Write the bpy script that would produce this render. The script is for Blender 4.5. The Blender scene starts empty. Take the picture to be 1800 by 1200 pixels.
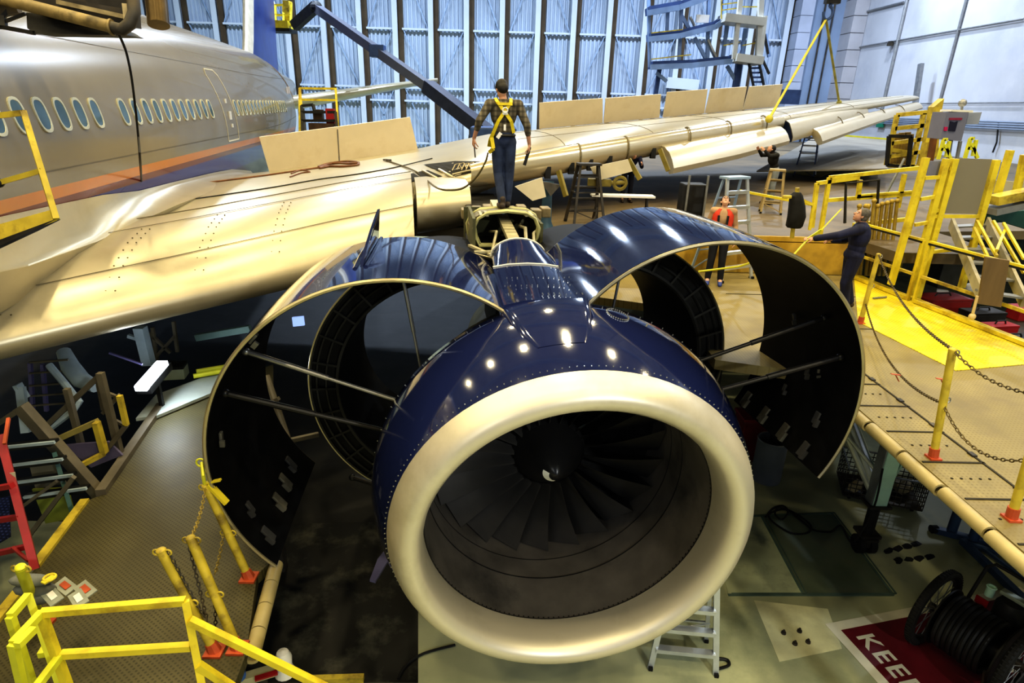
import bpy, bmesh, math, random
from mathutils import Vector, Matrix, Euler
random.seed(7)
PI = math.pi
sc = bpy.context.scene
COL = sc.collection
def R(d): return math.radians(d)
V3 = lambda *a: Vector(a)

# ------------------------------------------------------------------ materials
MATS = {}
def mat(name, col, rough=0.5, metal=0.0, var=0.12, scale=3.0, bump=0.0, coat=0.0, dirt=None, dirt_amt=0.0, dirt_scale=1.2, stretch=None, spec=0.5, emis=None, emis_s=0.0):
    if name in MATS: return MATS[name]
    m = bpy.data.materials.new(name); m.use_nodes = True
    nt = m.node_tree; N = nt.nodes; L = nt.links
    b = N['Principled BSDF']
    b.inputs['Roughness'].default_value = rough
    b.inputs['Metallic'].default_value = metal
    b.inputs['Specular IOR Level'].default_value = spec
    if coat:
        b.inputs['Coat Weight'].default_value = coat
        b.inputs['Coat Roughness'].default_value = 0.03
    tc = N.new('ShaderNodeTexCoord')
    mp = N.new('ShaderNodeMapping'); L.new(tc.outputs['Object'], mp.inputs['Vector'])
    if stretch: mp.inputs['Scale'].default_value = stretch
    nz = N.new('ShaderNodeTexNoise'); nz.inputs['Scale'].default_value = scale; nz.inputs['Detail'].default_value = 6
    L.new(mp.outputs['Vector'], nz.inputs['Vector'])
    rp = N.new('ShaderNodeValToRGB')
    c = Vector(col[:3])
    lo = c * (1 - var); hi = c * (1 + var)
    rp.color_ramp.elements[0].color = (*[max(0, x) for x in lo], 1); rp.color_ramp.elements[1].color = (*[min(1, x) for x in hi], 1)
    rp.color_ramp.elements[0].position = .3; rp.color_ramp.elements[1].position = .7
    L.new(nz.outputs['Fac'], rp.inputs['Fac'])
    out = rp.outputs['Color']
    if dirt is not None:
        n2 = N.new('ShaderNodeTexNoise'); n2.inputs['Scale'].default_value = dirt_scale; n2.inputs['Detail'].default_value = 9; n2.inputs['Roughness'].default_value = .65
        L.new(mp.outputs['Vector'], n2.inputs['Vector'])
        r2 = N.new('ShaderNodeValToRGB'); r2.color_ramp.elements[0].position = .5; r2.color_ramp.elements[1].position = .66
        r2.color_ramp.elements[0].color = (0, 0, 0, 1); r2.color_ramp.elements[1].color = (dirt_amt, dirt_amt, dirt_amt, 1)
        L.new(n2.outputs['Fac'], r2.inputs['Fac'])
        mx = N.new('ShaderNodeMix'); mx.data_type = 'RGBA'
        L.new(r2.outputs['Color'], mx.inputs[0]); L.new(out, mx.inputs[6]); mx.inputs[7].default_value = (*dirt, 1)
        out = mx.outputs[2]
    L.new(out, b.inputs['Base Color'])
    if bump:
        bp = N.new('ShaderNodeBump'); bp.inputs['Strength'].default_value = bump; bp.inputs['Distance'].default_value = .02
        L.new(nz.outputs['Fac'], bp.inputs['Height']); L.new(bp.outputs['Normal'], b.inputs['Normal'])
    if emis:
        b.inputs['Emission Color'].default_value = (*emis, 1); b.inputs['Emission Strength'].default_value = emis_s
    MATS[name] = m
    return m

def dots(name, col, hole, pitch, radius, rough=.6, var=.2, dirt=(.03, .03, .02), dirt_amt=.6, rot=0.0):
    """plate with a regular grid of punched dots"""
    m = mat(name, col, rough, 0, var, 1.3, dirt=dirt, dirt_amt=dirt_amt, dirt_scale=.9)
    nt = m.node_tree; N = nt.nodes; L = nt.links; b = N['Principled BSDF']
    src = b.inputs['Base Color'].links[0].from_socket
    tc = N.new('ShaderNodeTexCoord'); mp = N.new('ShaderNodeMapping'); mp.inputs['Scale'].default_value = (1 / pitch, 1 / pitch, 0); mp.inputs['Rotation'].default_value = (0, 0, rot)
    L.new(tc.outputs['Object'], mp.inputs['Vector'])
    fr = N.new('ShaderNodeVectorMath'); fr.operation = 'FRACTION'; L.new(mp.outputs['Vector'], fr.inputs[0])
    sb = N.new('ShaderNodeVectorMath'); sb.operation = 'SUBTRACT'; L.new(fr.outputs[0], sb.inputs[0]); sb.inputs[1].default_value = (.5, .5, 0)
    ln = N.new('ShaderNodeVectorMath'); ln.operation = 'LENGTH'; L.new(sb.outputs[0], ln.inputs[0])
    lt = N.new('ShaderNodeMath'); lt.operation = 'LESS_THAN'; L.new(ln.outputs['Value'], lt.inputs[0]); lt.inputs[1].default_value = radius
    mx = N.new('ShaderNodeMix'); mx.data_type = 'RGBA'; L.new(lt.outputs[0], mx.inputs[0]); L.new(src, mx.inputs[6]); mx.inputs[7].default_value = (*hole, 1)
    L.new(mx.outputs[2], b.inputs['Base Color'])
    return m

YEL = mat('yellow_paint', (.66, .55, .045), .45, 0, .12, 4, dirt=(.25, .14, .02), dirt_amt=.6, dirt_scale=2.5)
YEL2 = mat('worn_yellow_paint', (.50, .40, .055), .55, 0, .25, 4, dirt=(.12, .08, .03), dirt_amt=.8, dirt_scale=3)
YGRN = mat('lime_yellow_paint', (.62, .62, .05), .45, 0, .12, 4)
SKIN_GREY = mat('fuselage_grey_paint', (.33, .30, .235), .14, 0, .06, .8, coat=.6)
CREAM = mat('wing_cream_paint', (.45, .41, .30), .30, .35, .07, .9, dirt=(.36, .31, .2), dirt_amt=.45, dirt_scale=.7)
ALU = mat('bare_wing_metal', (.72, .66, .5), .24, .75, .06, 1.2)
NAVY = mat('navy_nacelle_paint', (.015, .022, .082), .10, 0, .1, 1.0, coat=1.0, spec=.7)
LIP = mat('inlet_lip_metal', (.66, .62, .52), .42, .55, .05, 1.0, dirt=(.42, .38, .28), dirt_amt=.45, dirt_scale=.8)
LINER = mat('inlet_liner_grey', (.12, .11, .10), .6, .1, .2, 3, dirt=(.03, .03, .03), dirt_amt=.7, dirt_scale=1)
BLACK = mat('black_composite', (.012, .012, .013), .55, 0, .5, 5, dirt=(.05, .05, .05), dirt_amt=.25, dirt_scale=3)
DARKM = mat('dark_engine_metal', (.05, .05, .052), .45, .5, .4, 6, bump=.3)
BLADE = mat('fan_blade_metal', (.17, .165, .16), .38, .7, .15, 2)
GREENP = mat('primer_green', (.30, .29, .12), .55, 0, .2, 4, dirt=(.1, .1, .06), dirt_amt=.5)
BLUEGREY = mat('blue_grey_steel', (.30, .40, .56), .5, .1, .1, 1)
DBLUE = mat('dock_blue_steel', (.05, .09, .22), .5, .2, .2, 2)
TEAL = mat('pale_teal_paint', (.48, .70, .58), .5, 0, .12, 3)
DGREEN = mat('dark_green_paint', (.03, .10, .09), .5, 0, .2, 3)
STEEL = mat('grey_steel', (.32, .33, .34), .4, .6, .15, 4)
ALUM = mat('ladder_aluminium', (.62, .66, .72), .35, .7, .1, 4)
DKSTEEL = mat('grimy_dark_steel', (.06, .055, .05), .55, .3, .4, 3, dirt=(.16, .12, .06), dirt_amt=.5)
RUBBER = mat('black_rubber', (.012, .012, .012), .75, 0, .3, 8, bump=.2)
RED = mat('red_paint', (.30, .016, .02), .45, 0, .15, 4)
ORANGE = mat('orange_red_paint', (.42, .09, .035), .5, 0, .25, 6)
WHITE = mat('white_paint', (.75, .74, .70), .5, 0, .06, 3)
WOODB = mat('bench_board', (.17, .12, .06), .7, 0, .35, 3, stretch=(1, 1, .15))
PANELG = mat('cabinet_grey', (.20, .21, .30), .45, .1, .06, 2)
BROWN = mat('brown_door_web', (.085, .06, .035), .7, 0, .2, 1)
TAN = mat('tan_panel', (.42, .38, .29), .6, 0, .1, 2)

# ------------------------------------------------------------------ mesh builder
class MB:
    def __init__(s): s.bm = bmesh.new()
    def _new(s, fn):
        pre = set(s.bm.verts); fn(); return [v for v in s.bm.verts if v not in pre]
    def box(s, c, sz, rot=None, bev=0):
        M = Matrix.Translation(Vector(c))
        if rot is not None: M = M @ (rot.to_4x4() if not isinstance(rot, Matrix) else rot.to_4x4())
        M = M @ Matrix.Diagonal((sz[0], sz[1], sz[2], 1))
        g = bmesh.ops.create_cube(s.bm, size=1, matrix=M)
        if bev:
            es = list({e for v in g['verts'] for e in v.link_edges})
            bmesh.ops.bevel(s.bm, geom=es, offset=bev, segments=2, affect='EDGES', profile=.6)
        return s
    def bar(s, p, q, w, h=None, up=(0, 0, 1), bev=0):
        p = Vector(p); q = Vector(q); d = q - p; L = d.length
        if L < 1e-6: return s
        y = d / L; u = Vector(up)
        if abs(y.dot(u)) > .97: u = Vector((1, 0, 0))
        x = y.cross(u).normalized(); z = x.cross(y)
        Mx = Matrix((x, y, z)).transposed()
        return s.box((p + q) / 2, (w, L, h or w), Mx, bev)
    def tube(s, p, q, r, r2=None, seg=10, cap=True):
        p = Vector(p); q = Vector(q); d = q - p; L = d.length
        if L < 1e-6: return s
        rot = d.to_track_quat('Z', 'Y').to_matrix().to_4x4()
        bmesh.ops.create_cone(s.bm, cap_ends=cap, segments=seg, radius1=r, radius2=r if r2 is None else r2, depth=L, matrix=Matrix.Translation((p + q) / 2) @ rot)
        return s
    def loft(s, rings, closed=True, cap=False, close_len=False):
        vs = [[s.bm.verts.new(Vector(p)) for p in r] for r in rings]
        n = len(vs[0]); m = len(vs)
        for i in range(m if close_len else m - 1):
            a = vs[i]; b = vs[(i + 1) % m]
            for j in range(n if closed else n - 1):
                k = (j + 1) % n
                try: s.bm.faces.new((a[j], a[k], b[k], b[j]))
                except ValueError: pass
        if cap:
            for r in (vs[0], vs[-1]):
                try: s.bm.faces.new(r)
                except ValueError: pass
        return s
    def path(s, pts, r, seg=8, close=False):
        pts = [Vector(p) for p in pts]; n = len(pts); rings = []
        nrm = None
        for i, p in enumerate(pts):
            a = pts[i - 1] if (i > 0 or close) else p; b = pts[(i + 1) % n] if (i < n - 1 or close) else p
            t = (b - a).normalized()
            if nrm is None:
                nrm = t.orthogonal().normalized()
            nrm = (nrm - t * nrm.dot(t)).normalized(); bn = t.cross(nrm)
            rr = r[i] if isinstance(r, (list, tuple)) else r
            rings.append([p + (nrm * math.cos(2 * PI * k / seg) + bn * math.sin(2 * PI * k / seg)) * rr for k in range(seg)])
        return s.loft(rings, True, not close, close)
    def lathe(s, prof, c=(0, 0, 0), axis='Z', seg=32, a0=0, a1=2 * PI, cap=False):
        full = abs(a1 - a0 - 2 * PI) < 1e-6
        k = seg if full else seg + 1; rings = []
        for r, h in prof:
            ring = []
            for i in range(k):
                t = a0 + (a1 - a0) * i / seg
                x, y = r * math.cos(t), r * math.sin(t)
                v = (x, y, h) if axis == 'Z' else ((x, h, y) if axis == 'Y' else (h, x, y))
                ring.append(Vector(c) + Vector(v))
            rings.append(ring)
        return s.loft(rings, full, cap)
    def poly(s, pts):
        s.bm.faces.new([s.bm.verts.new(Vector(p)) for p in pts]); return s
    def prism(s, pts, d):
        d = Vector(d); a = [s.bm.verts.new(Vector(p)) for p in pts]; b = [s.bm.verts.new(Vector(p) + d) for p in pts]
        n = len(a)
        s.bm.faces.new(a); s.bm.faces.new(b[::-1])
        for i in range(n): s.bm.faces.new((a[i], b[i], b[(i + 1) % n], a[(i + 1) % n]))
        return s
    def ball(s, c, r, sc3=(1, 1, 1), seg=12, rot=None):
        M = Matrix.Translation(Vector(c))
        if rot is not None: M = M @ rot.to_4x4()
        bmesh.ops.create_uvsphere(s.bm, u_segments=seg, v_segments=max(6, seg * 2 // 3), radius=r, matrix=M @ Matrix.Diagonal((*sc3, 1)))
        return s
    def torus(s, c, Rr, r, axis='Z', seg=32, sg=10, a0=0, a1=2 * PI, M=None):
        full = abs(a1 - a0 - 2 * PI) < 1e-6; k = seg if full else seg + 1; pts = []
        for i in range(k):
            t = a0 + (a1 - a0) * i / seg; x, y = Rr * math.cos(t), Rr * math.sin(t)
            v = Vector((x, y, 0) if axis == 'Z' else ((x, 0, y) if axis == 'Y' else (0, x, y)))
            if M is not None: v = M @ v
            pts.append(Vector(c) + v)
        return s.path(pts, r, sg, full)
    def solid(s, t):
        bmesh.ops.recalc_face_normals(s.bm, faces=s.bm.faces)
        bmesh.ops.solidify(s.bm, geom=list(s.bm.faces), thickness=t); return s
    def build(s, name, m, parent=None, M=None, smooth=False, angle=35, fix=True):
        me = bpy.data.meshes.new(name)
        if fix: bmesh.ops.recalc_face_normals(s.bm, faces=s.bm.faces)
        s.bm.to_mesh(me); s.bm.free()
        if M is not None: me.transform(M)
        o = bpy.data.objects.new(name, me); COL.objects.link(o)
        if parent is not None:
            me.transform(wm(parent).inverted()); o.parent = parent
        for mm in (m if isinstance(m, (list, tuple)) else [m]): me.materials.append(mm)
        if smooth:
            for p in me.polygons: p.use_smooth = True
            if angle < 180:
                try: me.set_sharp_from_angle(angle=R(angle))
                except Exception: pass
        return o

def wm(o):
    M = o.matrix_basis.copy()
    while o.parent is not None:
        o = o.parent; M = o.matrix_basis @ M
    return M
def tag(o, label=None, cat=None, group=None, kind=None):
    if label: o['label'] = label
    if cat: o['category'] = cat
    if group: o['group'] = group
    if kind: o['kind'] = kind
    return o
def thing(name, label, cat, loc=(0, 0, 0), rotz=0, group=None):
    o = bpy.data.objects.new(name, None); COL.objects.link(o); o.empty_display_size = .2
    o.location = loc; o.rotation_euler = (0, 0, rotz)
    return tag(o, label, cat, group)
def dup(o, loc=None, rotz=None, label=None, parent=None):
    c = o.copy(); COL.objects.link(c)
    if parent is not None: c.parent = parent
    if loc is not None: c.location = loc
    if rotz is not None: c.rotation_euler = (0, 0, rotz)
    if label: c['label'] = label
    for ch in list(o.children): dup(ch, parent=c)
    return c
def struct(o): o['kind'] = 'structure'; return o

# ------------------------------------------------------------------ camera (solved from the vanishing points of the hangar)
F = 1068.0; H = 6.5
def cdir(px, py): return Vector((px - 900, -(py - 600), -F))
_Z = -cdir(821, 3350).normalized(); _Y = cdir(893, 185); _Y = (_Y - _Z * _Y.dot(_Z)).normalized(); _X = _Y.cross(_Z)
RC = Matrix((_X, _Y, _Z))           # camera axes -> world axes
EYE = Vector((0, 0, H))
def ray(px, py): return RC @ cdir(px, py) / F
def on_z(px, py, z): d = ray(px, py); return EYE + d * ((z - H) / d.z)
def on_x(px, py, x): d = ray(px, py); return EYE + d * (x / d.x)
def on_y(px, py, y): d = ray(px, py); return EYE + d * (y / d.y)
def at(px, py, t): return EYE + ray(px, py) * t
cam = bpy.data.cameras.new('camera'); camo = bpy.data.objects.new('camera', cam); COL.objects.link(camo)
camo.matrix_world = Matrix.Translation(EYE) @ RC.to_4x4()
cam.sensor_width = 36; cam.lens = F / 1800 * 36; cam.clip_end = 400; cam.clip_start = .05
sc.camera = camo

# frames: aircraft (x = its left, y = aft) and engine (x right, y aft along the engine axis, origin at the inlet's aft edge)
AX = R(9.44)
ACM = Matrix.Translation((.62, 5.63, 0)) @ Matrix.Rotation(AX, 4, 'Z')
ENM = Matrix.Translation((.62, 5.63, 2.775)) @ Matrix.Rotation(R(7), 4, 'Z')
def ac(v, u, z): return ACM @ Vector((v, u, z))
DZ = 3.35     # right-hand work deck
LZ = 1.75     # left-hand work deck
YD = 60.0     # hangar door
XR = 30.0     # right wall
CZ = 26.0     # ceiling
# ------------------------------------------------------------------ hangar shell
def floor_material():
    m = mat('concrete_floor', (.44, .46, .31), .5, 0, .25, .55, bump=.1, dirt=(.17, .21, .15), dirt_amt=.75, dirt_scale=.38)
    return m
FLOOR = floor_material()
struct(MB().box((0, 20, -.15), (110, 110, .3)).build('floor', FLOOR))
DOORM = mat('door_blue_grey', (.43, .51, .63), .6, 0, .07, .3)
WALLW = mat('pale_concrete_wall', (.54, .56, .61), .75, 0, .09, .35, dirt=(.42, .45, .53), dirt_amt=.6, dirt_scale=.25)
XL = -40.0
# corrugated door
b = MB(); pitch = .36; x = XL; prof = []
while x < XR:
    prof += [(x, 0), (x + pitch * .40, 0), (x + pitch * .5, .14), (x + pitch * .9, .14)]
    x += pitch
b.loft([[(px_, YD + d, z) for px_, d in prof] for z in (0, CZ)], closed=False)
wb = struct(b.build('wall_back', DOORM))
COLX = [-3.77 + 3.12 * k for k in range(-12, 12)]
COLF = mat('door_column_face', (.52, .58, .66), .5, 0, .05, .5)
tn = [0]
def trim(bm, m, **k):
    tn[0] += 1
    return struct(bm.build('trim_%d' % tn[0], m, **k))
for i, cx in enumerate(COLX):
    if cx > XR - 4: continue
    bb = MB().box((cx - .02, YD - .55, CZ / 2), (.46, .12, CZ))
    trim(bb, COLF)
    trim(MB().box((cx + .42, YD - .12, CZ / 2), (.46, .2, CZ)).box((cx, YD - .3, CZ / 2), (.08, .5, CZ)), BROWN)
GZ = [3.0, 6.65, 7.75, 12.5, 18.0, 23]
for z in GZ:
    bb = MB()
    for cx in COLX:
        if cx + 3.1 < XR - 3: bb.box((cx + 1.72, YD - .3, z), (2.3, .25, .16))
    trim(bb, COLF)
bb = MB()
for i, cx in enumerate(COLX):
    if cx + 3.1 > XR - 3: continue
    for z0, z1 in ((3.0, 7.75), (7.75, 12.5), (12.5, 18.0)):
        k = i % 2 if z0 != 3.0 else 2
        if k == 0 or k == 2: bb.bar((cx + .65, YD - .3, z1), (cx + 2.85, YD - .3, z0), .09, .09)
        if (k == 1) or (k == 2 and i % 3 == 0): bb.bar((cx + .65, YD - .3, z0), (cx + 2.85, YD - .3, z1), .09, .09)
trim(bb, BLUEGREY)
# right wall, with board joints and conduits
struct(MB().box((XR + .3, 22, CZ / 2), (.6, 84, CZ)).build('wall_right', WALLW))
struct(MB().box((XL - .3, 22, CZ / 2), (.6, 84, CZ)).build('wall_left', DOORM))
CEIL = mat('ceiling_deck', (.34, .34, .33), .8, 0, .15, .5)
bb = MB().box((0, 22, CZ + .2), (74, 84, .4))
struct(bb.build('ceiling', CEIL))
for k in range(9):
    trim(MB().box(((XL + XR) / 2, -12 + 8.6 * k, CZ - .7), (XR - XL, .35, 1.2)), BLUEGREY)
# concrete block pier between door and right wall
PIER = mat('pier_block', (.38, .42, .52), .8, 0, .1, .6)
px0 = XR - 5.3
bb = MB()
for k in range(20):
    bb.box((px0 + .55, YD - 1.2, .65 + k * 1.3), (1.1, 1.5, 1.26))
trim(bb, PIER)
bb = MB().box((XR - 2.75, YD - .6, CZ / 2), (3.3, .9, CZ)); trim(bb, mat('pier_face_blue', (.28, .36, .50), .8, 0, .1, .4))
bb = MB()
for k in range(20):
    bb.box((XR - .6, YD - 1.6, .65 + k * 1.3), (1.15, 2.4, 1.25))
trim(bb, mat('pier_block_tan', (.44, .44, .47), .8, 0, .1, .6))
for dx in (3.0, 2.2): trim(MB().tube((XR - dx, YD - 1.25, 3), (XR - dx, YD - 1.25, CZ), .07), DKSTEEL)
# conduits on the right wall
SX = XR - .12
def wall_pipe(p, q, r, label, g):
    P = on_x(p[0], p[1], SX); Q = on_x(q[0], q[1], SX); P.x = SX; Q.x = SX
    o = MB().tube(P, Q, r).build('wall_conduit', STEEL); return tag(o, label, 'pipe', g)
def vpipe(px, py, r, z0, z1, label):
    P = on_x(px, py, SX); o = MB().tube((SX, P.y, z0), (SX, P.y, z1), r).box((SX + .02, P.y, (z0 + z1) / 2), (.1, .22, .15)).build('wall_conduit', STEEL); return tag(o, label, 'pipe')
vpipe(1422, 150, .09, 3, 25, 'steel conduit rising up the pale wall beside the tan pier')
vpipe(1567, 120, .12, 6.5, 17, 'thick vertical conduit on the pale wall with a bend at the top')
vpipe(1672, 100, .08, 3, 25, 'thin vertical conduit on the pale wall rising beside the yellow gate post')
wall_pipe((1428, 97), (1800, 33), .06, 'long thin horizontal conduit crossing the upright pipes on the pale wall', None)
wall_pipe((1467, 35), (1588, 4), .08, 'upper horizontal pipe joining the bend on the pale wall', None)
wall_pipe((1600, 182), (1800, 180), .035, 'fine cable line low on the pale wall above the grey control cabinet', None)
P = on_x(1568, 76, SX); o = MB().box((SX - .1, P.y, P.z), (.25, .35, .3)).box((SX - .28, P.y - .25, P.z - .1), (.2, .5, .22)).build('wall_lamp', DKSTEEL); tag(o, 'small dark fitting on the horizontal conduit of the pale wall', 'fixture')
# banded cable tray and lower wall equipment
PB = mat('tray_blue_grey', (.24, .29, .38), .5, .2, .1, 2)
for k in range(4):
    z = 6.36 - k * .13
    o = MB().tube((SX - .1, 20, z), (SX - .1, 56, z), .055).build('tray_pipe', PB)
    tag(o, 'one of the parallel grey pipes running low along the pale wall', 'pipe', 'parallel pipes low on the right wall')
# ------------------------------------------------------------------ the airliner: one thing, everything on it is a part
plane = thing('airliner', 'grey wide-body airliner with a dark blue engine in the foreground, its cowls open', 'airplane', (.62, 5.63, 0), AX)
# ---- fuselage
def fr(u):
    if u < 18: return 3.1
    if u < 29: k = (u - 18) / 11; return 3.1 - .36 * k * k
    k = min(1, (u - 29) / 14); return 2.45 - 1.8 * k
def fz(u):
    if u < 18: return 5.6
    if u < 29: k = (u - 18) / 11; return 5.6 + .32 * k * k
    k = min(1, (u - 29) / 14); return 6.05 + 1.2 * k
VC = -9.35
def fpt(u, th, off=0): r = fr(u) + off; return (VC + r * math.cos(th), u, fz(u) + r * math.sin(th))
FUS = mat('fuselage_livery', (.205, .182, .135), .26, 0, .05, .8, coat=.18)
nt = FUS.node_tree; N = nt.nodes; L = nt.links; bs = N['Principled BSDF']; src = bs.inputs['Base Color'].links[0].from_socket
tc = N.new('ShaderNodeTexCoord'); sx = N.new('ShaderNodeSeparateXYZ'); L.new(tc.outputs['Object'], sx.inputs[0])
for z, c in ((5.28, (.46, .18, .045)), (5.12, (.14, .03, .022)), (5.0, (.008, .02, .2)), (4.5, (.02, .03, .10))):
    lt = N.new('ShaderNodeMath'); lt.operation = 'LESS_THAN'; L.new(sx.outputs['Z'], lt.inputs[0]); lt.inputs[1].default_value = z
    mx = N.new('ShaderNodeMix'); mx.data_type = 'RGBA'; L.new(lt.outputs[0], mx.inputs[0]); L.new(src, mx.inputs[6]); mx.inputs[7].default_value = (*c, 1); src = mx.outputs[2]
L.new(src, bs.inputs['Base Color'])
us = [-8, -4, 0, 4, 8, 12, 16, 18, 20, 22, 24, 26, 27.5, 29, 29.05, 33, 38, 43]
b = MB().loft([[fpt(u, 2 * PI * k / 72) for k in range(72)] for u in us], True, True)
fus = b.build('fuselage', FUS, plane, ACM, smooth=True, angle=40)
# skin lap joints
b = MB()
for th in (R(33), R(-2)):
    b.loft([[fpt(u, th, .004), fpt(u, th + .004, .004)] for u in us[:14]], False)
b.build('lap_joint', mat('joint_line', (.12, .11, .09), .5), fus, ACM)
# windows
GLASS = mat('window_glass_blue', (.07, .12, .16), .06, 0, .2, 3, spec=.8)
RIMM = mat('window_rim', (.55, .54, .42), .35, .4)
def window(u):
    th = math.asin((6.21 - fz(u)) / fr(u)); n = Vector((math.cos(th), 0, math.sin(th))); t = Vector((-math.sin(th), 0, math.cos(th))); a = Vector((0, 1, 0)); c = Vector(fpt(u, th))
    def ring(w, h, o):
        out = []
        for k in range(24):
            q = 2 * PI * k / 24; cx, sy = math.cos(q), math.sin(q)
            e = .75
            out.append(c + n * o + a * (w * math.copysign(abs(cx) ** e, cx)) + t * (h * math.copysign(abs(sy) ** e, sy)))
        return out
    b = MB().loft([ring(.158, .232, -.01), ring(.158, .232, .012), ring(.128, .195, .012), ring(.125, .19, .004)], True)
    nf = len(b.bm.faces)
    b.bm.faces.new([b.bm.verts.new(p) for p in ring(.127, .193, .006)])
    b.bm.faces.ensure_lookup_table(); b.bm.faces[nf].material_index = 1
    return b.build('cabin_window', [RIMM, GLASS], fus, ACM, smooth=False)
for k in list(range(-3, 4)) + list(range(5, 16)) + list(range(20, 38)): window(4.286 + .5334 * k)
# passenger door outline + handle
DL = mat('door_outline', (.56, .53, .42), .4)
b = MB()
def strip(pts, w=.035):
    for (u0, t0), (u1, t1) in zip(pts[:-1], pts[1:]):
        n = 10
        for i in range(n):
            p = Vector(fpt(u0 + (u1 - u0) * i / n, t0 + (t1 - t0) * i / n, .006)); q = Vector(fpt(u0 + (u1 - u0) * (i + 1) / n, t0 + (t1 - t0) * (i + 1) / n, .006))
            b.bar(p, q, w, .006, up=(1, 0, .2))
ta = math.asin((5.36 - 5.6) / 3.1); tb = math.asin((7.2 - 5.6) / 3.1)
strip([(13.42, ta), (13.42, tb - .05), (13.6, tb), (14.42, tb), (14.6, tb - .05), (14.6, ta), (13.42, ta)])
door = b.build('passenger_door', DL, fus, ACM)
b = MB()
for z, hh in ((6.02, .22), (6.4, .12), (5.75, .1)):
    th = math.asin((z - 5.6) / 3.1); c = Vector(fpt(14.0, th, .01)); b.box(c, (.03, .22 if hh > .2 else .12, hh))
b.build('door_handle', mat('door_decal', (.6, .6, .6), .4), fus, ACM)
# broken tail joint cover
b = MB(); TJ = mat('rusty_joint_cover', (.16, .09, .03), .7, 0, .5, 6)
b.loft([[fpt(29.0, R(a), .10) for a in range(-70, 60, 4)], [fpt(29.35, R(a), .12) for a in range(-70, 60, 4)], [fpt(29.4, R(a), -.35) for a in range(-70, 60, 4)]], False)
b.build('tail_joint_cover', TJ, plane, ACM)
# titles near the tail
b = MB()
for k in range(3):
    th = R(17 - 5.5 * 0); c = Vector(fpt(26.2 + .5 * k, R(20), .01)); b.box(c, (.02, .16, .5))
b.build('tail_marking', mat('pale_marking', (.55, .5, .5), .4), fus, ACM)
# vertical stabiliser
FIN = mat('fin_blue', (.03, .055, .22), .3, 0, .15, 1.2)
def fin_ring(z, u0, u1, th):
    out = []
    for x in (0, .02, .08, .25, .5, .8, 1): out.append((VC + th * (.5 if x else 0) * math.sqrt(max(0, x)) * (1.2 - x) * 1.6, u0 + (u1 - u0) * x, z))
    for x in (.8, .5, .25, .08, .02): out.append((VC - th * .5 * math.sqrt(x) * (1.2 - x) * 1.6, u0 + (u1 - u0) * x, z))
    return out
FL = [(7.4, 30.2, 39.5), (9.4, 31.7, 40), (12, 33.2, 40.6), (18.2, 37.5, 42.5)]
fin = MB().loft([fin_ring(z, a + .35, c, .8) for z, a, c in FL], True, True).build('vertical_stabilizer', FIN, plane, ACM, smooth=True)
MB().loft([[(VC + .28, a + .75, z), (VC + .16, a + .2, z), (VC, a, z), (VC - .16, a + .2, z), (VC - .28, a + .75, z)] for z, a, c in FL], False).build('fin_leading_edge', mat('fin_white_edge', (.72, .70, .62), .35), fin, ACM, smooth=True)
# horizontal stabiliser
def sec(u0, v, z0, ch, t):
    xs = (0, .015, .06, .2, .45, .75, 1.0); y = (0, .3, .6, .9, 1, .5, .04)
    return [(v, u0 + ch * x, z0 + t * h) for x, h in zip(xs, y)] + [(v, u0 + ch * x, z0 - t * h) for x, h in list(zip(xs, y))[-1:0:-1]]
STB = MB().loft([sec(33.4, -7.6, 6.35, 6.2, .42), sec(38.0, -2.6, 7.35, 4, .26), sec(41.4, 1.2, 8.05, 2.2, .14)], True, True).build('horizontal_stabilizer', CREAM, plane, ACM, smooth=True, angle=60)

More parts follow.
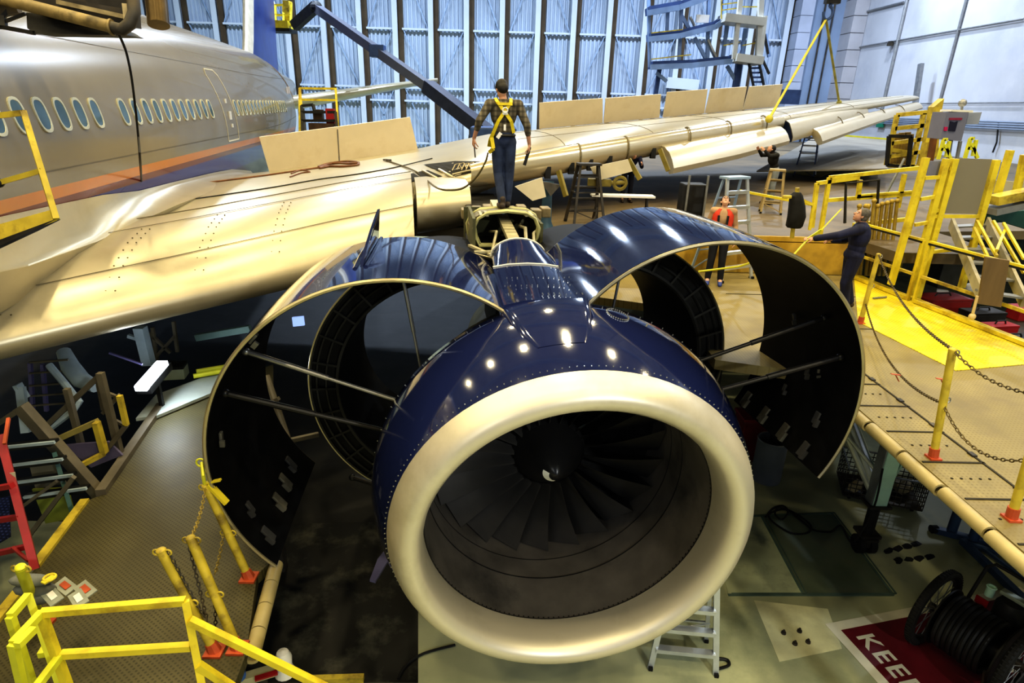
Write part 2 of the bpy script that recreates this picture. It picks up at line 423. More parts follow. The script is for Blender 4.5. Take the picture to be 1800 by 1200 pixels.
# ---- wing
def le(v): return 8.2 + (v - 1.2) * .62, 5.30 + .096 * (v - 1.2)
def chord(v): return 9.3 + (2.6 - 9.3) * v / 22 if v > 0 else 9.3 - .45 * v
UP = [(0, 0), (.006, .09), (.02, .17), (.05, .25), (.1, .32), (.18, .37), (.3, .40), (.45, .39), (.6, .35), (.72, .30), (.85, .2), (1, .06)]
LOW = [(1, 0), (.7, -.2), (.45, -.40), (.25, -.43), (.1, -.33), (.03, -.2), (.006, -.1)]
def wing_sec(v):
    u0, z0 = le(v); c = chord(v); k = c / 8
    return [(v, u0 + c * x, z0 + k * h) for x, h in UP] + [(v, u0 + c * x, z0 + k * h) for x, h in LOW]
def inb(v, pts, low):
    return [(v, u, z) for u, z in pts + low]
rings = [inb(-9.2, [(3.2, 3.55), (3.25, 3.65), (3.35, 3.75), (3.5, 3.85), (3.7, 3.95), (4.1, 4.02), (5.4, 4.12), (7, 4.2), (9.0, 4.24), (12.0, 4.2), (14.5, 4.0), (17.5, 3.8)], [(17.5, 3.75), (13, 3.2), (9, 2.8), (7, 2.7), (4.8, 3.0), (3.7, 3.3), (3.35, 3.5)]),
         inb(-7.6, [(4.2, 3.75), (4.25, 3.85), (4.35, 3.95), (4.5, 4.05), (4.7, 4.13), (5.1, 4.2), (6.2, 4.32), (7.6, 4.4), (9.5, 4.44), (12.0, 4.38), (14.5, 4.2), (17.5, 3.95)], [(17.5, 3.9), (13, 3.3), (9, 2.9), (7, 2.8), (5.4, 3.1), (4.6, 3.4), (4.3, 3.6)]),
         inb(-5, [(5.7, 3.95), (5.72, 4.05), (5.78, 4.15), (5.86, 4.25), (6.0, 4.36), (6.3, 4.46), (7.4, 4.6), (8.6, 4.68), (10.5, 4.7), (12.7, 4.64), (14.8, 4.48), (17.2, 4.2)], [(17.2, 4.15), (13, 3.6), (10, 3.2), (8, 3.2), (6.6, 3.4), (6.0, 3.6), (5.8, 3.8)]),
         inb(-1.2, [(7.6, 4.5), (7.62, 4.6), (7.7, 4.7), (7.8, 4.8), (8.0, 4.9), (8.5, 5.0), (9.5, 5.12), (10.6, 5.2), (12.2, 5.22), (13.9, 5.18), (15.6, 5.02), (17.2, 4.8)], [(17.2, 4.75), (13.5, 4.3), (11, 4.0), (9.5, 3.95), (8.4, 4.1), (7.9, 4.25), (7.65, 4.4)])]
rings += [wing_sec(v) for v in (1.2, 3, 6, 9, 12, 15, 18, 21.5, 22.2)]
wing = MB().loft(rings, True, True).build('wing', CREAM, plane, ACM, smooth=True, angle=50)
def skin(v, x, off=.012):
    """point on the outboard upper skin"""
    u0, z0 = le(v); c = chord(v); k = c / 8
    for (x0, h0), (x1, h1) in zip(UP[:-1], UP[1:]):
        if x0 <= x <= x1: h = h0 + (h1 - h0) * (x - x0) / (x1 - x0); break
    return Vector((v, u0 + c * x, z0 + k * h + off))
# skin seams
SEAM = mat('panel_seam', (.14, .12, .07), .6)
b = MB()
for x in (.03, .2, .48): b.path([skin(v, x, .004) for v in (1.3, 3, 6, 9, 12, 15, 18, 21.4)], .006, 4)
for vv in (2.3, 5.2, 8.4, 11.6, 16): b.path([skin(vv, x, .004) for x in (.006, .02, .05, .1, .18, .3, .45, .6, .7)], .008, 4)
b.build('panel_seam', SEAM, wing, ACM)
# slats
def slat(name_secs, m=CREAM, label=None):
    o = MB().loft(name_secs, True, True).build('slat', m, wing, ACM, smooth=True, angle=45)
    if label: o['label'] = label
    return o
def slat_in(v, un, zt, zb, cl):
    pts = [(cl, zt), (cl * .72, zt - .05), (cl * .45, zt - .17), (cl * .22, zt - .4), (cl * .08, zt - .68), (0.0, zb + .32), (-.02, zb + .18), (.06, zb + .05), (.25, zb), (.55, zb + .06)]
    pts += [(.6, zb + .2), (cl * .3, zt - .62), (cl * .6, zt - .28), (cl, zt - .04)]
    return [(v, un + a, z) for a, z in pts]
SLATM = mat('slat_satin_metal', (.52, .47, .35), .33, .45, .06, .8, dirt=(.34, .30, .21), dirt_amt=.35, dirt_scale=.8)
s1 = slat([slat_in(-9.2, 1.0, 4.16, 3.02, 3.0), slat_in(-7.6, 2.0, 4.34, 3.18, 2.9), slat_in(-5, 3.62, 4.64, 3.42, 2.75), slat_in(-2.75, 5.0, 4.93, 3.6, 2.6), slat_in(-1.35, 5.85, 5.08, 3.74, 2.5)], SLATM, 'large inboard slat of bare metal')
b = MB()
for k, ww in ((1, .006), (2, .006)):
    b.path([Vector((v, un + cl * (.72 if k == 1 else .22), zt - (.05 if k == 1 else .4) + .012)) for v, un, zt, cl in ((-7.6, 2, 4.34, 2.9), (-5, 3.62, 4.64, 2.75), (-2.75, 5, 4.93, 2.6), (-1.35, 5.85, 5.08, 2.5))], ww, 4)
b.path([Vector((v, u + .02, z + .03)) for v, u, z in ((-7.6, 4.9, 4.33), (-5, 6.37, 4.62), (-2.75, 7.6, 4.92), (-1.35, 8.35, 5.07))], .012, 4)
b.build('slat_seam', SEAM, wing, ACM)
# rivet groups on the inboard slat
b = MB()
for v in (-6.6, -5.6, -4.6, -3.6):
    for j in range(9):
        k = (v + 7.6) / 2.6 if v < -5 else (v + 5) / 2.25
        A0 = (2.0, 4.34, 2.9) if v < -5 else (3.62, 4.64, 2.75); B0 = (3.62, 4.64, 2.75) if v < -5 else (5.0, 4.93, 2.6)
        un, zt, cl = [A0[i] + (B0[i] - A0[i]) * k for i in range(3)]
        f_ = .1 + j * .07
        zz = [(.08, .68), (.22, .4), (.45, .17), (.72, .05)]
        for (x0, d0), (x1, d1) in zip(zz[:-1], zz[1:]):
            if x0 <= f_ <= x1: d = d0 + (d1 - d0) * (f_ - x0) / (x1 - x0)
        for q in (-.06, .06): b.box((v + q, un + cl * f_, zt - d + .012), (.016, .016, .016))
b.build('rivet', SEAM, wing, ACM)
# stub of leading edge between slat and pylon
def stub(v, un, zt, zb):
    h = (zt - zb) / 2; pts = [(1.9, zt + .02), (1.3, zt + .01), (.95, zt - .03)] + [(.62 - .62 * math.cos(R(a)), (zt + zb) / 2 + (h - .03) * math.sin(R(a))) for a in range(75, -91, -15)] + [(1.3, zb + .04)]
    return [(v, un + a, z) for a, z in pts]
slat([stub(-1.28, 6.3, 4.98, 4.02), stub(-.2, 6.75, 5.02, 4.1)], SLATM, 'short leading edge section beside the pylon')
# dark sheets on the upper skin paint the shade inside open bays
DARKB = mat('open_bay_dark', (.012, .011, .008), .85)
from mathutils.bvhtree import BVHTree
_tm = wing.data.copy(); _tm.transform(wm(wing)); _wb = bmesh.new(); _wb.from_mesh(_tm); WTW = BVHTree.FromBMesh(_wb)
def on_skin(x, y, off=.015):
    h = WTW.ray_cast(EYE, ray(x, y).normalized())
    return (h[0] + V3(0, 0, off)) if h[0] is not None else at(x, y, 10.5)
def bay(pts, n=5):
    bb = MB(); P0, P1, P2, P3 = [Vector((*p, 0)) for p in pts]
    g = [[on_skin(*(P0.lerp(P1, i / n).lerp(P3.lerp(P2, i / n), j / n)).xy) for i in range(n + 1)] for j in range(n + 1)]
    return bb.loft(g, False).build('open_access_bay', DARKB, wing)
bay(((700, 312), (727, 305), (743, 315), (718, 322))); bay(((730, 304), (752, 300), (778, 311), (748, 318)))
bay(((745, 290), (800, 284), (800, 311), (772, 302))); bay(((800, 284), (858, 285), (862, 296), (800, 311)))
random.seed(3)
for k in range(7):
    x = 795 + 8 * k; y = 303 - random.random() * 4
    p = [on_skin(x, y, .03), on_skin(x + 5, y - 6, .08), on_skin(x + 12, y - 9, .07), on_skin(x + 17, y - 3, .03)]
    MB().path(p, .014, 5).build('wiring', mat('loom_tan', (.42, .36, .24), .6, 0, .3), wing)
MB().path([on_skin(x, y, .03) for x, y in ((795, 309), (820, 303), (845, 299), (862, 296))], .02, 6).build('duct_rail', CREAM, wing)
for p, q in (((743, 302), (772, 318)), ((772, 300), (796, 314))): MB().path([on_skin(p[0] + (q[0] - p[0]) * i / 4, p[1] + (q[1] - p[1]) * i / 4, .03) for i in range(5)], .03, 5).build('bay_frame', CREAM, wing)
# polished fixed leading edge tube
b = MB()
def nose(v, r=.27):
    u0, z0 = le(v)
    return [(v, u0 + .12 - r * math.cos(R(a)) * 1.1, z0 - .05 + r * 1.05 * math.sin(R(a))) for a in range(-110, 111, 20)]
b.loft([nose(v, r) for v, r in ((-.15, .22), (.4, .26), (1.2, .29), (2.1, .3), (3, .3), (6, .28), (9, .25), (11.1, .22))], False)
b.build('leading_edge', mat('leading_edge_metal', (.58, .51, .35), .22, .6, .05, 1), wing, ACM, smooth=True, angle=60)
b = MB()
for v in (2.6, 4.1, 6.4, 8.2, 10): b.path([Vector(p) + V3(0, -.012, 0) for p in nose(v, .3)], .022, 5)
b.build('edge_joint', SEAM, wing, ACM)
b = MB()
for v in (1.7, 2.35, 2.9, 3.5, 5.0): u0, z0 = le(v); b.box((v, u0 - .16, z0 - .24), (.13, .1, .26))
b.build('slat_track_slot', BLACK, wing, ACM)
# outboard slats, extended
def slat_out(v, du, dz, sz=1.0, nose_u=-1.0, nose_z=-.5):
    u0, z0 = 8.1 + (v - 1.2) * .62, 5.1 + .096 * (v - 1.2)
    pts = [(.15, .12), (-.25, .1), (-.6, -.02), (nose_u * .82, nose_z * .35), (nose_u, nose_z * .75), (nose_u * .97, nose_z * 1.02), (nose_u * .75, nose_z * 1.1), (-.4, -.32), (.1, .05)]
    return [(v, u0 + du + a * sz, z0 + dz + z * sz) for a, z in pts]
slat([slat_out(5.3, 0, 0), slat_out(8, 0, 0), slat_out(10.7, 0, 0, .85)], SLATM, 'extended slat halfway out on the leading edge')
slat([slat_out(11.3, .45, .15, .95, -.95, -.62), slat_out(14, .45, .2, .85, -.95, -.6), slat_out(17.2, .55, .2, .6, -.95, -.6)], SLATM, 'slat section held by the two yellow lifting straps')
slat([slat_out(12.6, -.2, -.25, .8), slat_out(17, -.1, -.1, .62), slat_out(21.8, 0, 0, .45)], SLATM, 'long outer slat running to the wing tip')
b = MB()
b.loft([[Vector(p) + V3(-.02, 0, 0) for p in slat_out(11.28, .45, .15, .95, -.95, -.62)], [Vector(p) + V3(-.02, .35, .05) for p in slat_out(11.26, .45, .15, .5, -.95, -.62)]], True, True)
b.build('slat_end_cap', mat('navy_seal', (.015, .025, .08), .5), wing, ACM)
b = MB()
for v in (14.5, 16.2, 18.0, 19.8): b.path([Vector(p) + V3(0, -.01, .015) for p in slat_out(v, 0.05, .0, .55)[:5]], .018, 4)
b.build('slat_joint', SEAM, wing, ACM)
# spoilers standing up
def spoiler(v0, v1, x, h, tilt=.25, n=1, hz=None, hz1=None):
    p = Vector(hz) if hz else skin(v0, x); q = Vector(hz1) if hz1 else skin(v1, x)
    for k in range(n):
        a = p.lerp(q, k / n + (.004 if k else 0)); c = p.lerp(q, (k + 1) / n - .004)
        d = V3(-.12, -tilt * h, h)
        d2 = V3(-.12 - .1 * h, -tilt * h, h)
        MB().prism([a, c, c + d2, a + d], (0, .07, .01)).build('spoiler', mat('spoiler_cream', (.60, .53, .40), .45, 0, .05, 1.5, dirt=(.46, .38, .26), dirt_amt=.4, dirt_scale=1.5), wing, ACM)
spoiler(-5.05, -1.0, .72, .92, .2, 1, (-5.1, 12.55, 4.62), (-1.02, 13.95, 5.18))
spoiler(3.0, 8.0, .72, .80, .5, 2)
spoiler(8.15, 14.3, .72, .86, .5, 3)
b = MB()
b.tube((-3.2, 12.2, 4.75), (-3.25, 12.9, 5.75), .018); b.tube((-3.2, 12.2, 4.78), (-1.9, 12.9, 5.05), .018)
b.build('spoiler_lock', DKSTEEL, wing, ACM)
# hanging under-wing panels
for nm, quad in (('under_wing_panel', [(905, 328), (953, 312), (960, 346), (936, 353)]), ('under_wing_panel', [(1038, 294), (1104, 280), (1112, 301), (1049, 318)])):
    t0 = 11.6 if quad[0][0] < 1000 else 13.2
    ps = [at(x, y, t0) for x, y in quad]
    MB().prism(ps, (0, .06, 0)).build(nm, TAN, wing)
b = MB()
for (x, y, t0) in ((1090, 322, 13.3),):
    p = at(x, y, t0); b.box(p + V3(-.45, .05, 0), (.5, .2, .16), None, .02).tube(p + V3(-.2, .02, 0), p + V3(.1, .02, .02), .05).torus(p, .09 if x != 1090 else .13, .04, 'Y', 16, 6)
b.build('slat_drive', mat('primer_yellow', (.22, .18, .04), .6, 0, .3, 5), wing)
b = MB()
for p, q, t0 in (((982, 300), (995, 345), 12), ((1105, 280), (1125, 315), 13.3), ((1160, 262), (1175, 300), 14)):
    b.bar(at(*p, t0), at(*q, t0), .06, .10)
b.build('slat_track', mat('primer_yellow', (.22, .18, .04), .6), wing)
# lower tail-side fairing of the wing root
rr_ = []
for u, zt, v1, z1 in ((0.2, 5.16, -6.31, 4.85), (1.6, 5.14, -6.29, 4.6), (3.0, 5.09, -6.24, 4.44), (4.6, 5.02, -6.1, 4.42), (5.5, 4.98, -5.95, 4.5), (7, 4.85, -5.7, 4.6), (9, 4.78, -5.5, 4.62), (12, 4.66, -5.6, 4.56), (14, 4.55, -5.8, 4.4), (17, 4.2, -6.0, 4.0)):
    v0 = VC + math.sqrt(3.1 ** 2 - (zt - 5.6) ** 2) + .01
    rr_.append([(v0 + (v1 - v0) * q ** 1.5 , u, zt + (z1 - zt) * (1 - (1 - q) ** 1.7)) for q in (0, .15, .3, .5, .7, .85, 1)] + [(v1 - .3, u, z1 - .5), (v1 - 1.0, u, z1 - 1.1)])
MB().loft(rr_, False).build('wing_root_fairing', CREAM, fus, ACM, smooth=True)
# ------------------------------------------------------------------ the engine (parts of the airliner)
def droop(o, inner=False):
    for v in o.data.vertices:
        q = ENM.inverted() @ (wm(plane) @ v.co); k = max(0, min(1, -(q.y - .05) / .9)); k = k * k * (3 - 2 * k)
        q.y += k * (.2 - .013 * q.x - .10 * q.z); q.z -= .055 * k
        v.co = wm(plane).inverted() @ (ENM @ q)
RIV = mat('rivet_metal', (.55, .55, .5), .3, .8)
inlet = MB().lathe([(1.92, .04), (1.95, 0), (1.957, -.15), (1.945, -.4), (1.905, -.65), (1.845, -.88), (1.765, -1.08)], axis='Y', seg=96).build('engine_inlet', NAVY, plane, ENM, smooth=True, angle=50)
MB().lathe([(1.765, -1.082), (1.735, -1.16), (1.69, -1.24), (1.63, -1.31), (1.565, -1.335), (1.50, -1.315), (1.455, -1.24), (1.435, -1.15), (1.43, -1.02), (1.438, -.88)], axis='Y', seg=96).build('inlet_lip', LIP, inlet, ENM, smooth=True, angle=60)
MB().lathe([(1.438, -.875), (1.43, -.5), (1.425, -.2), (1.41, .3), (1.405, .9)], axis='Y', seg=96).build('inlet_liner', LINER, inlet, ENM, smooth=True)
b = MB()
for r, s in ((1.434, -.88), (1.41, .3), (1.418, .0)): b.torus((0, s, 0), r, .006, 'Y', 96, 4)
b.build('liner_joint', BLACK, inlet, ENM)
b = MB()
for k in range(180):
    t = 2 * PI * k / 180; c, s_ = math.cos(t), math.sin(t)
    b.box((1.785 * c, -1.035, 1.785 * s_), (.008, .008, .008)); 
    if k % 2 == 0: b.box((1.955 * c, -.05, 1.955 * s_), (.008, .008, .008))
b.build('rivet', RIV, inlet, ENM)
b = MB()
for k in range(160):
    t = 2 * PI * k / 160; b.box((1.44 * math.cos(t), -.86, 1.44 * math.sin(t)), (.014, .014, .014))
b.build('seam_bolt', BLACK, inlet, ENM)
# blister towards the pylon, oval access panel
b = MB(); rr = []
for s, w, h in ((-.75, .22, .0), (-.55, .3, .012), (-.3, .36, .03), (.0, .41, .05), (.03, .41, .05)):
    base = {-.75: 1.885, -.55: 1.923, -.3: 1.95, 0: 1.95, .03: 1.95}[s]
    rr.append([((base + (h if abs(q) < 1 else -.01)) * math.sin(R(-6) + q * w / 1.95), s, (base + (h if abs(q) < 1 else -.01)) * math.cos(R(-6) + q * w / 1.95)) for q in (-1.12, -.98, -.85, -.5, 0, .5, .85, .98, 1.12)])
b.loft(rr, False).build('inlet_blister', NAVY, inlet, ENM, smooth=True, angle=70)
b = MB()
for k in range(30):
    t = 2 * PI * k / 30; a = R(13.5) + .10 * math.cos(t) * .55; s = -.18 + .13 * math.sin(t); b.box((1.957 * math.sin(a), s, 1.957 * math.cos(a)), (.012, .012, .008))
b.build('access_panel_bolt', RIV, inlet, ENM)
for _o in [inlet] + [c for c in inlet.children]: droop(_o)
# fan
fan = MB().lathe([(.40, .62), (.43, .55), (.43, .48), (.40, .42)], axis='Y', seg=40).build('fan', DARKM, plane, ENM, smooth=True)
SPIN = mat('spinner_black', (.018, .018, .02), .28, .1, .2)
b = MB().lathe([(.0, -.02), (.04, -.005), (.10, .05), (.2, .17), (.30, .30), (.40, .43)], axis='Y', seg=40)
nf = len(b.bm.faces)
pts = []
for k in range(11):
    t = k / 10; a = R(172 + 98 * t); pts.append((a, .075 + .03 * t, .135 + .035 * t))
def spz(r):
    pf = [(.0, -.02), (.04, -.005), (.10, .05), (.2, .17), (.30, .30), (.40, .43)]
    for (r0, z0), (r1, z1) in zip(pf[:-1], pf[1:]):
        if r0 <= r <= r1: return z0 + (z1 - z0) * (r - r0) / (r1 - r0) - .006
for (a0, r0, r1), (a1, q0, q1) in zip(pts[:-1], pts[1:]):
    b.poly([(r * math.cos(a), spz(r) - .004, r * math.sin(a)) for a, r in ((a0, r0), (a0, r1), (a1, q1), (a1, q0))])
b.bm.faces.ensure_lookup_table()
for f in list(b.bm.faces)[nf:]: f.material_index = 1
b.build('spinner', [SPIN, mat('swirl_white', (.85, .85, .78), .5)], fan, ENM, smooth=True, angle=60)
NB = 22
def blade_mesh():
    b = MB(); rows = []
    for k in range(9):
        q = k / 8; r = .41 + (1.385 - .41) * q
        st = R(28 + 36 * q); ch = .30 + .16 * q - .03 * q * q
        dx, ds = ch / 2 * math.sin(st), ch / 2 * math.cos(st); bow = .02 * math.sin(PI * q)
        row = []
        for e, cam_ in ((-1, 0), (-.4, .025), (.3, .03), (1, 0)):
            row.append((e * dx + bow - cam_ * math.cos(st), .52 + e * ds, r))
        back = [(x + .012, s + .016, r) for x, s, r in row[::-1]]
        rows.append(row + back)
    return b.loft(rows, True, True)
bl0 = blade_mesh().build('fan_blade', BLADE, None, None, smooth=True, angle=40)
PINV = wm(plane).inverted()
for k in range(NB):
    o = bl0 if k == 0 else bl0.copy()
    if k: COL.objects.link(o)
    o.parent = fan; o.matrix_basis = PINV @ ENM @ Matrix.Rotation(2 * PI * k / NB + .1, 4, 'Y')
# fan case and core behind
core = MB().lathe([(1.40, .9), (.5, .92)], axis='Y', seg=64).lathe([(1.5, .05), (1.52, .1), (1.50, .14), (1.50, .5), (1.55, .52), (1.55, .56), (1.5, .58), (1.5, 1.1), (1.56, 1.12), (1.56, 1.18), (1.45, 1.2), (1.42, 1.5), (1.0, 1.55), (.95, 2.2), (.85, 3.4), (.7, 4.4), (.45, 5.2)], axis='Y', seg=64).build('engine_core', DARKM, plane, ENM, smooth=True, angle=30)
b = MB(); random.seed(11)
for k in range(26):
    a0 = random.uniform(20, 340); s = random.uniform(.2, 1.1); ln = random.uniform(20, 80); r = 1.53 + random.random() * .05
    b.path([(r * math.sin(R(a0 + ln * i / 8)), s + .1 * math.sin(i * .9), r * math.cos(R(a0 + ln * i / 8))) for i in range(9)], random.choice((.012, .02, .03)), 5)
for k in range(14):
    a0 = random.uniform(60, 300); s = random.uniform(.25, .95); r = 1.58; b.box((r * math.sin(R(a0)), s, r * math.cos(R(a0))), (.18, .22, .16), Euler((0, R(a0), 0)).to_matrix(), .02)
b.build('engine_plumbing', mat('plumbing_grey', (.09, .09, .09), .45, .4, .4, 5), core, ENM, smooth=True)
MB().torus((0, 1.3, 0), 1.36, .06, 'Y', 64, 6).torus((0, .08, 0), 1.56, .04, 'Y', 64, 6).build('engine_flange', DARKM, core, ENM, smooth=True)

# fan cowls, swung up on their hinges
def shell(stations, a0, a1, th, n=72):
    """C-shaped shell; stations = (s, cx, cz, r); angles in degrees"""
    b = MB(); rings = []
    for s, cx, cz, r in stations:
        o = [(cx + r * math.cos(R(a0 + (a1 - a0) * k / n)), s, cz + r * math.sin(R(a0 + (a1 - a0) * k / n))) for k in range(n + 1)]
        i = [(cx + (r - th) * math.cos(R(a0 + (a1 - a0) * k / n)), s, cz + (r - th) * math.sin(R(a0 + (a1 - a0) * k / n))) for k in range(n + 1)]
        rings.append(o + i[::-1])
    b.loft(rings, True, True); b.bm.normal_update(); bmesh.ops.recalc_face_normals(b.bm, faces=b.bm.faces)
    for f in b.bm.faces:
        c = f.calc_center_median(); k = min(stations, key=lambda q: abs(q[0] - c.y))
        rad = Vector((c.x - k[1], 0, c.z - k[2])).normalized()
        f.material_index = 0 if f.normal.dot(rad) > .35 else 1
    return b
def lerp_st(A, B, n, bulge=0):
    return [tuple(A[i] + (B[i] - A[i]) * k / n + (bulge * math.sin(PI * k / n) if i == 3 else 0) for i in range(4)) for k in range(n + 1)]
CIN = mat('cowl_inner_black', (.005, .005, .0055), .6, 0, .5, 4, spec=.22, dirt=(.016, .016, .017), dirt_amt=.4, dirt_scale=2.5)
RC_ = lerp_st((.03, 1.585, .71, 1.85), (1.95, 1.50, .74, 1.84), 8, .02)
LC_ = lerp_st((.03, -1.676, .295, 1.915), (1.95, -1.62, .33, 1.87), 8, .02)
rcowl = shell(RC_, 138, -31.5, .045).build('fan_cowl', [NAVY, CIN], plane, ENM, smooth=True, angle=40); rcowl['label'] = 'open right fan cowl of the engine'
lcowl = shell(LC_, 56, 223.5, .045).build('fan_cowl', [NAVY, CIN], plane, ENM, smooth=True, angle=40); lcowl['label'] = 'open left fan cowl of the engine with a fin on top'
EDGE = mat('cowl_edge_metal', (.42, .38, .26), .3, .7)
def arcpts(st, a0, a1, dr=0, n=60): s, cx, cz, r = st; return [(cx + (r + dr) * math.cos(R(a0 + (a1 - a0) * k / n)), s, cz + (r + dr) * math.sin(R(a0 + (a1 - a0) * k / n))) for k in range(n + 1)]
for cow, st, a0, a1 in ((rcowl, RC_, 138, -31.5), (lcowl, LC_, 56, 223.5)):
    MB().path(arcpts(st[0], a0, a1, -.022), .022, 6).path(arcpts(st[-1], a0, a1, -.022), .022, 6).build('cowl_edge', EDGE, cow, ENM, smooth=True)
# strake
def lpt(s, ang, dr=0):
    k = s / 1.95; cx, cz, r = -1.676 + .056 * k, .295 + .035 * k, 1.915 - .045 * k
    return Vector((cx + (r + dr) * math.cos(R(ang)), s, cz + (r + dr) * math.sin(R(ang))))
a_s = 100.5
b = MB(); pr = [lpt(.45, a_s, -.02), lpt(.62, a_s, .07), lpt(.85, a_s, .15), lpt(1.15, a_s, .24), lpt(1.5, a_s, .32), lpt(1.86, a_s, .38), lpt(1.92, a_s, -.02)]
pr = [p + V3(.32 * max(0, (p - lpt(p.y, a_s)).length - .02), 0, 0) for p in pr]
b.prism(pr, (.03, 0, .006))
b.build('strake', NAVY, lcowl, ENM)
MB().path([lpt(.48, a_s + 1.2, .01), lpt(.9, a_s + 1.2, .03), lpt(1.5, a_s + 1.2, .03), lpt(1.85, a_s + 1.2, .02)], .025, 6).path([lpt(.48, a_s - 2, .01), lpt(.9, a_s - 2.4, .02), lpt(1.85, a_s - 2.4, .02)], .025, 6).build('strake_flange', NAVY, lcowl, ENM, smooth=True)
# latches and tags inside the cowls
LAT = mat('latch_metal', (.20, .195, .17), .4, .5, .3, 6)
LAT2 = mat('dull_patch', (.06, .06, .062), .5)
def cin(st0, s, ang, dr=.06):
    k = s / 1.95; A, B = st0[0], st0[-1]; cx, cz, r = [A[i] + (B[i] - A[i]) * k for i in (1, 2, 3)]
    return Vector((cx + (r - dr) * math.cos(R(ang)), s, cz + (r - dr) * math.sin(R(ang)))), Euler((0, R(-ang), 0)).to_matrix()
for s, a, w, m in ((1.75, -27, .22, LAT), (1.3, -27, .22, LAT), (.85, -27, .22, LAT), (.42, -27, .2, LAT2), (1.2, -12, .1, LAT2), (.9, 0, .12, LAT2), (.5, -14, .16, LAT2), (1.2, 20, .1, LAT2), (.7, 3, .05, LAT)):
    p, rm = cin(RC_, s, a); MB().box(p, (.03, w * .5, w), rm, .008).box(p + V3(-.02, -.05, -.05), (.05, w * .25, w * .6), rm).build('latch', m, rcowl, ENM)
for s, a, w, m in ((1.2, 214, .22, LAT), (.85, 215, .22, LAT), (1.55, 213, .2, LAT2), (.35, 176, .12, LAT), (.38, 205, .15, LAT2), (.3, 216, .2, LAT2), (.3, 138, .12, LAT)):
    p, rm = cin(LC_, s, a); MB().box(p, (.03, w * .5, w), rm, .008).box(p + V3(.02, -.05, -.05), (.05, w * .25, w * .6), rm).build('latch', m, lcowl, ENM)
# hold-open rods
ROD = mat('rod_black', (.02, .02, .022), .35, .3)
RODL = mat('rod_grey', (.3, .3, .3), .3, .7)
def rod(p, q, r, cow, m):
    p, q = Vector(p), Vector(q); k = p.lerp(q, .45)
    MB().tube(p, k, r * 1.35).tube(k, q, r).ball(p, r * 1.9).ball(q, r * 1.9).build('hold_open_rod', m, cow, ENM, smooth=True)
rod(cin(RC_, .55, 28)[0], (1.25, .5, .93), .022, rcowl, ROD)
rod(cin(RC_, .35, 14)[0], (1.42, .35, .65), .026, rcowl, ROD)
rod(cin(RC_, 1.0, 112)[0], (.72, .9, 1.32), .016, rcowl, RODL)
rod(cin(LC_, .5, 88)[0], (-1.38, .45, .72), .016, lcowl, RODL)
rod(cin(LC_, .6, 148)[0], (-1.42, .45, .62), .022, lcowl, RODL)
rod(cin(LC_, .35, 160)[0], (-1.55, .5, .25), .026, lcowl, ROD)
rod((-2.3, .9, -.5), (-1.5, .5, -.55), .022, lcowl, ROD)
# thrust reverser halves, also swung open
CD = mat('reverser_dark', (.010, .010, .011), .55, .1, .4, 4, spec=.3, dirt=(.03, .03, .03), dirt_amt=.4, dirt_scale=2)
def cduct(cx, cz, r, a0, a1, label):
    st = lerp_st((2.05, cx, cz, r), (3.9, cx, cz - .03, r - .15), 3)
    o = shell(st, a0, a1, .38, 60).build('thrust_reverser', [mat('reverser_outer', (.006, .006, .008), .6, 0, .3, 3, spec=.2), CD], plane, ENM, smooth=True, angle=40); o['label'] = label
    bb = MB()
    for dr in (-.02, -.1, -.22, -.36): bb.path(arcpts((2.03, cx, cz, r), a0, a1, dr), .02 if dr > -.3 else .03, 5)
    for k in range(14):
        a = a0 + (a1 - a0) * (k + .5) / 14; c, s_ = math.cos(R(a)), math.sin(R(a)); bb.bar((cx + (r - .36) * c, 2.02, cz + (r - .36) * s_), (cx + (r - .03) * c, 2.02, cz + (r - .03) * s_), .03, .03)
    bb.build('reverser_rib', mat('reverser_rib', (.03, .03, .03), .5, .2, .3), o, ENM, smooth=True)
    MB().path(arcpts((2.02, cx, cz, r), a0, a1, .0), .012, 5).build('reverser_edge', EDGE, o, ENM, smooth=True)
cduct(-1.1, .16, 1.84, 62, 236, 'open left thrust reverser half')
cduct(1.0, .40, 1.79, 122, -54, 'open right thrust reverser half')

# pylon
pyl = MB().loft([[(-.62, .03, 1.72), (-.62, .03, 1.93), (-.42, .03, 1.975), (-.2, .03, 1.985), (.02, .03, 1.985), (.21, .03, 1.95), (.21, .03, 1.72)],
                 [(-.60, 1.28, 1.72), (-.60, 1.28, 1.98), (-.42, 1.28, 2.01), (-.2, 1.28, 2.02), (0, 1.28, 2.01), (.18, 1.28, 1.98), (.18, 1.28, 1.72)]], True, True).build('pylon', NAVY, plane, ENM, smooth=True, angle=40)
arch = []
for s, h, w, dz in ((1.30, .035, .39, 1.975), (1.7, .12, .37, 1.97), (2.05, .23, .35, 1.93)):
    arch.append([(-.2 + w * math.cos(R(a)), s, dz + h * math.sin(R(a))) for a in range(0, 181, 12)])
cap = MB().loft(arch, False).solid(.02).build('pylon_cap', NAVY, pyl, ENM, smooth=True, angle=60)
MB().path(arch[-1], .014, 6).path([(-.60, 1.29, 1.985), (-.42, 1.29, 2.015), (-.2, 1.29, 2.025), (0, 1.29, 2.015), (.18, 1.29, 1.985)], .012, 6).build('pylon_seal', mat('pale_seal', (.6, .6, .55), .5), pyl, ENM)
b = MB(); random.seed(5)
for s in (.12, .16, .45, .75, 1.2):
    for k in range(14):
        if random.random() < .75: b.box((-.56 + .74 * k / 13, s + random.uniform(-.01, .01), 2.002), (.007, .007, .016))
b.build('rivet', RIV, pyl, ENM)
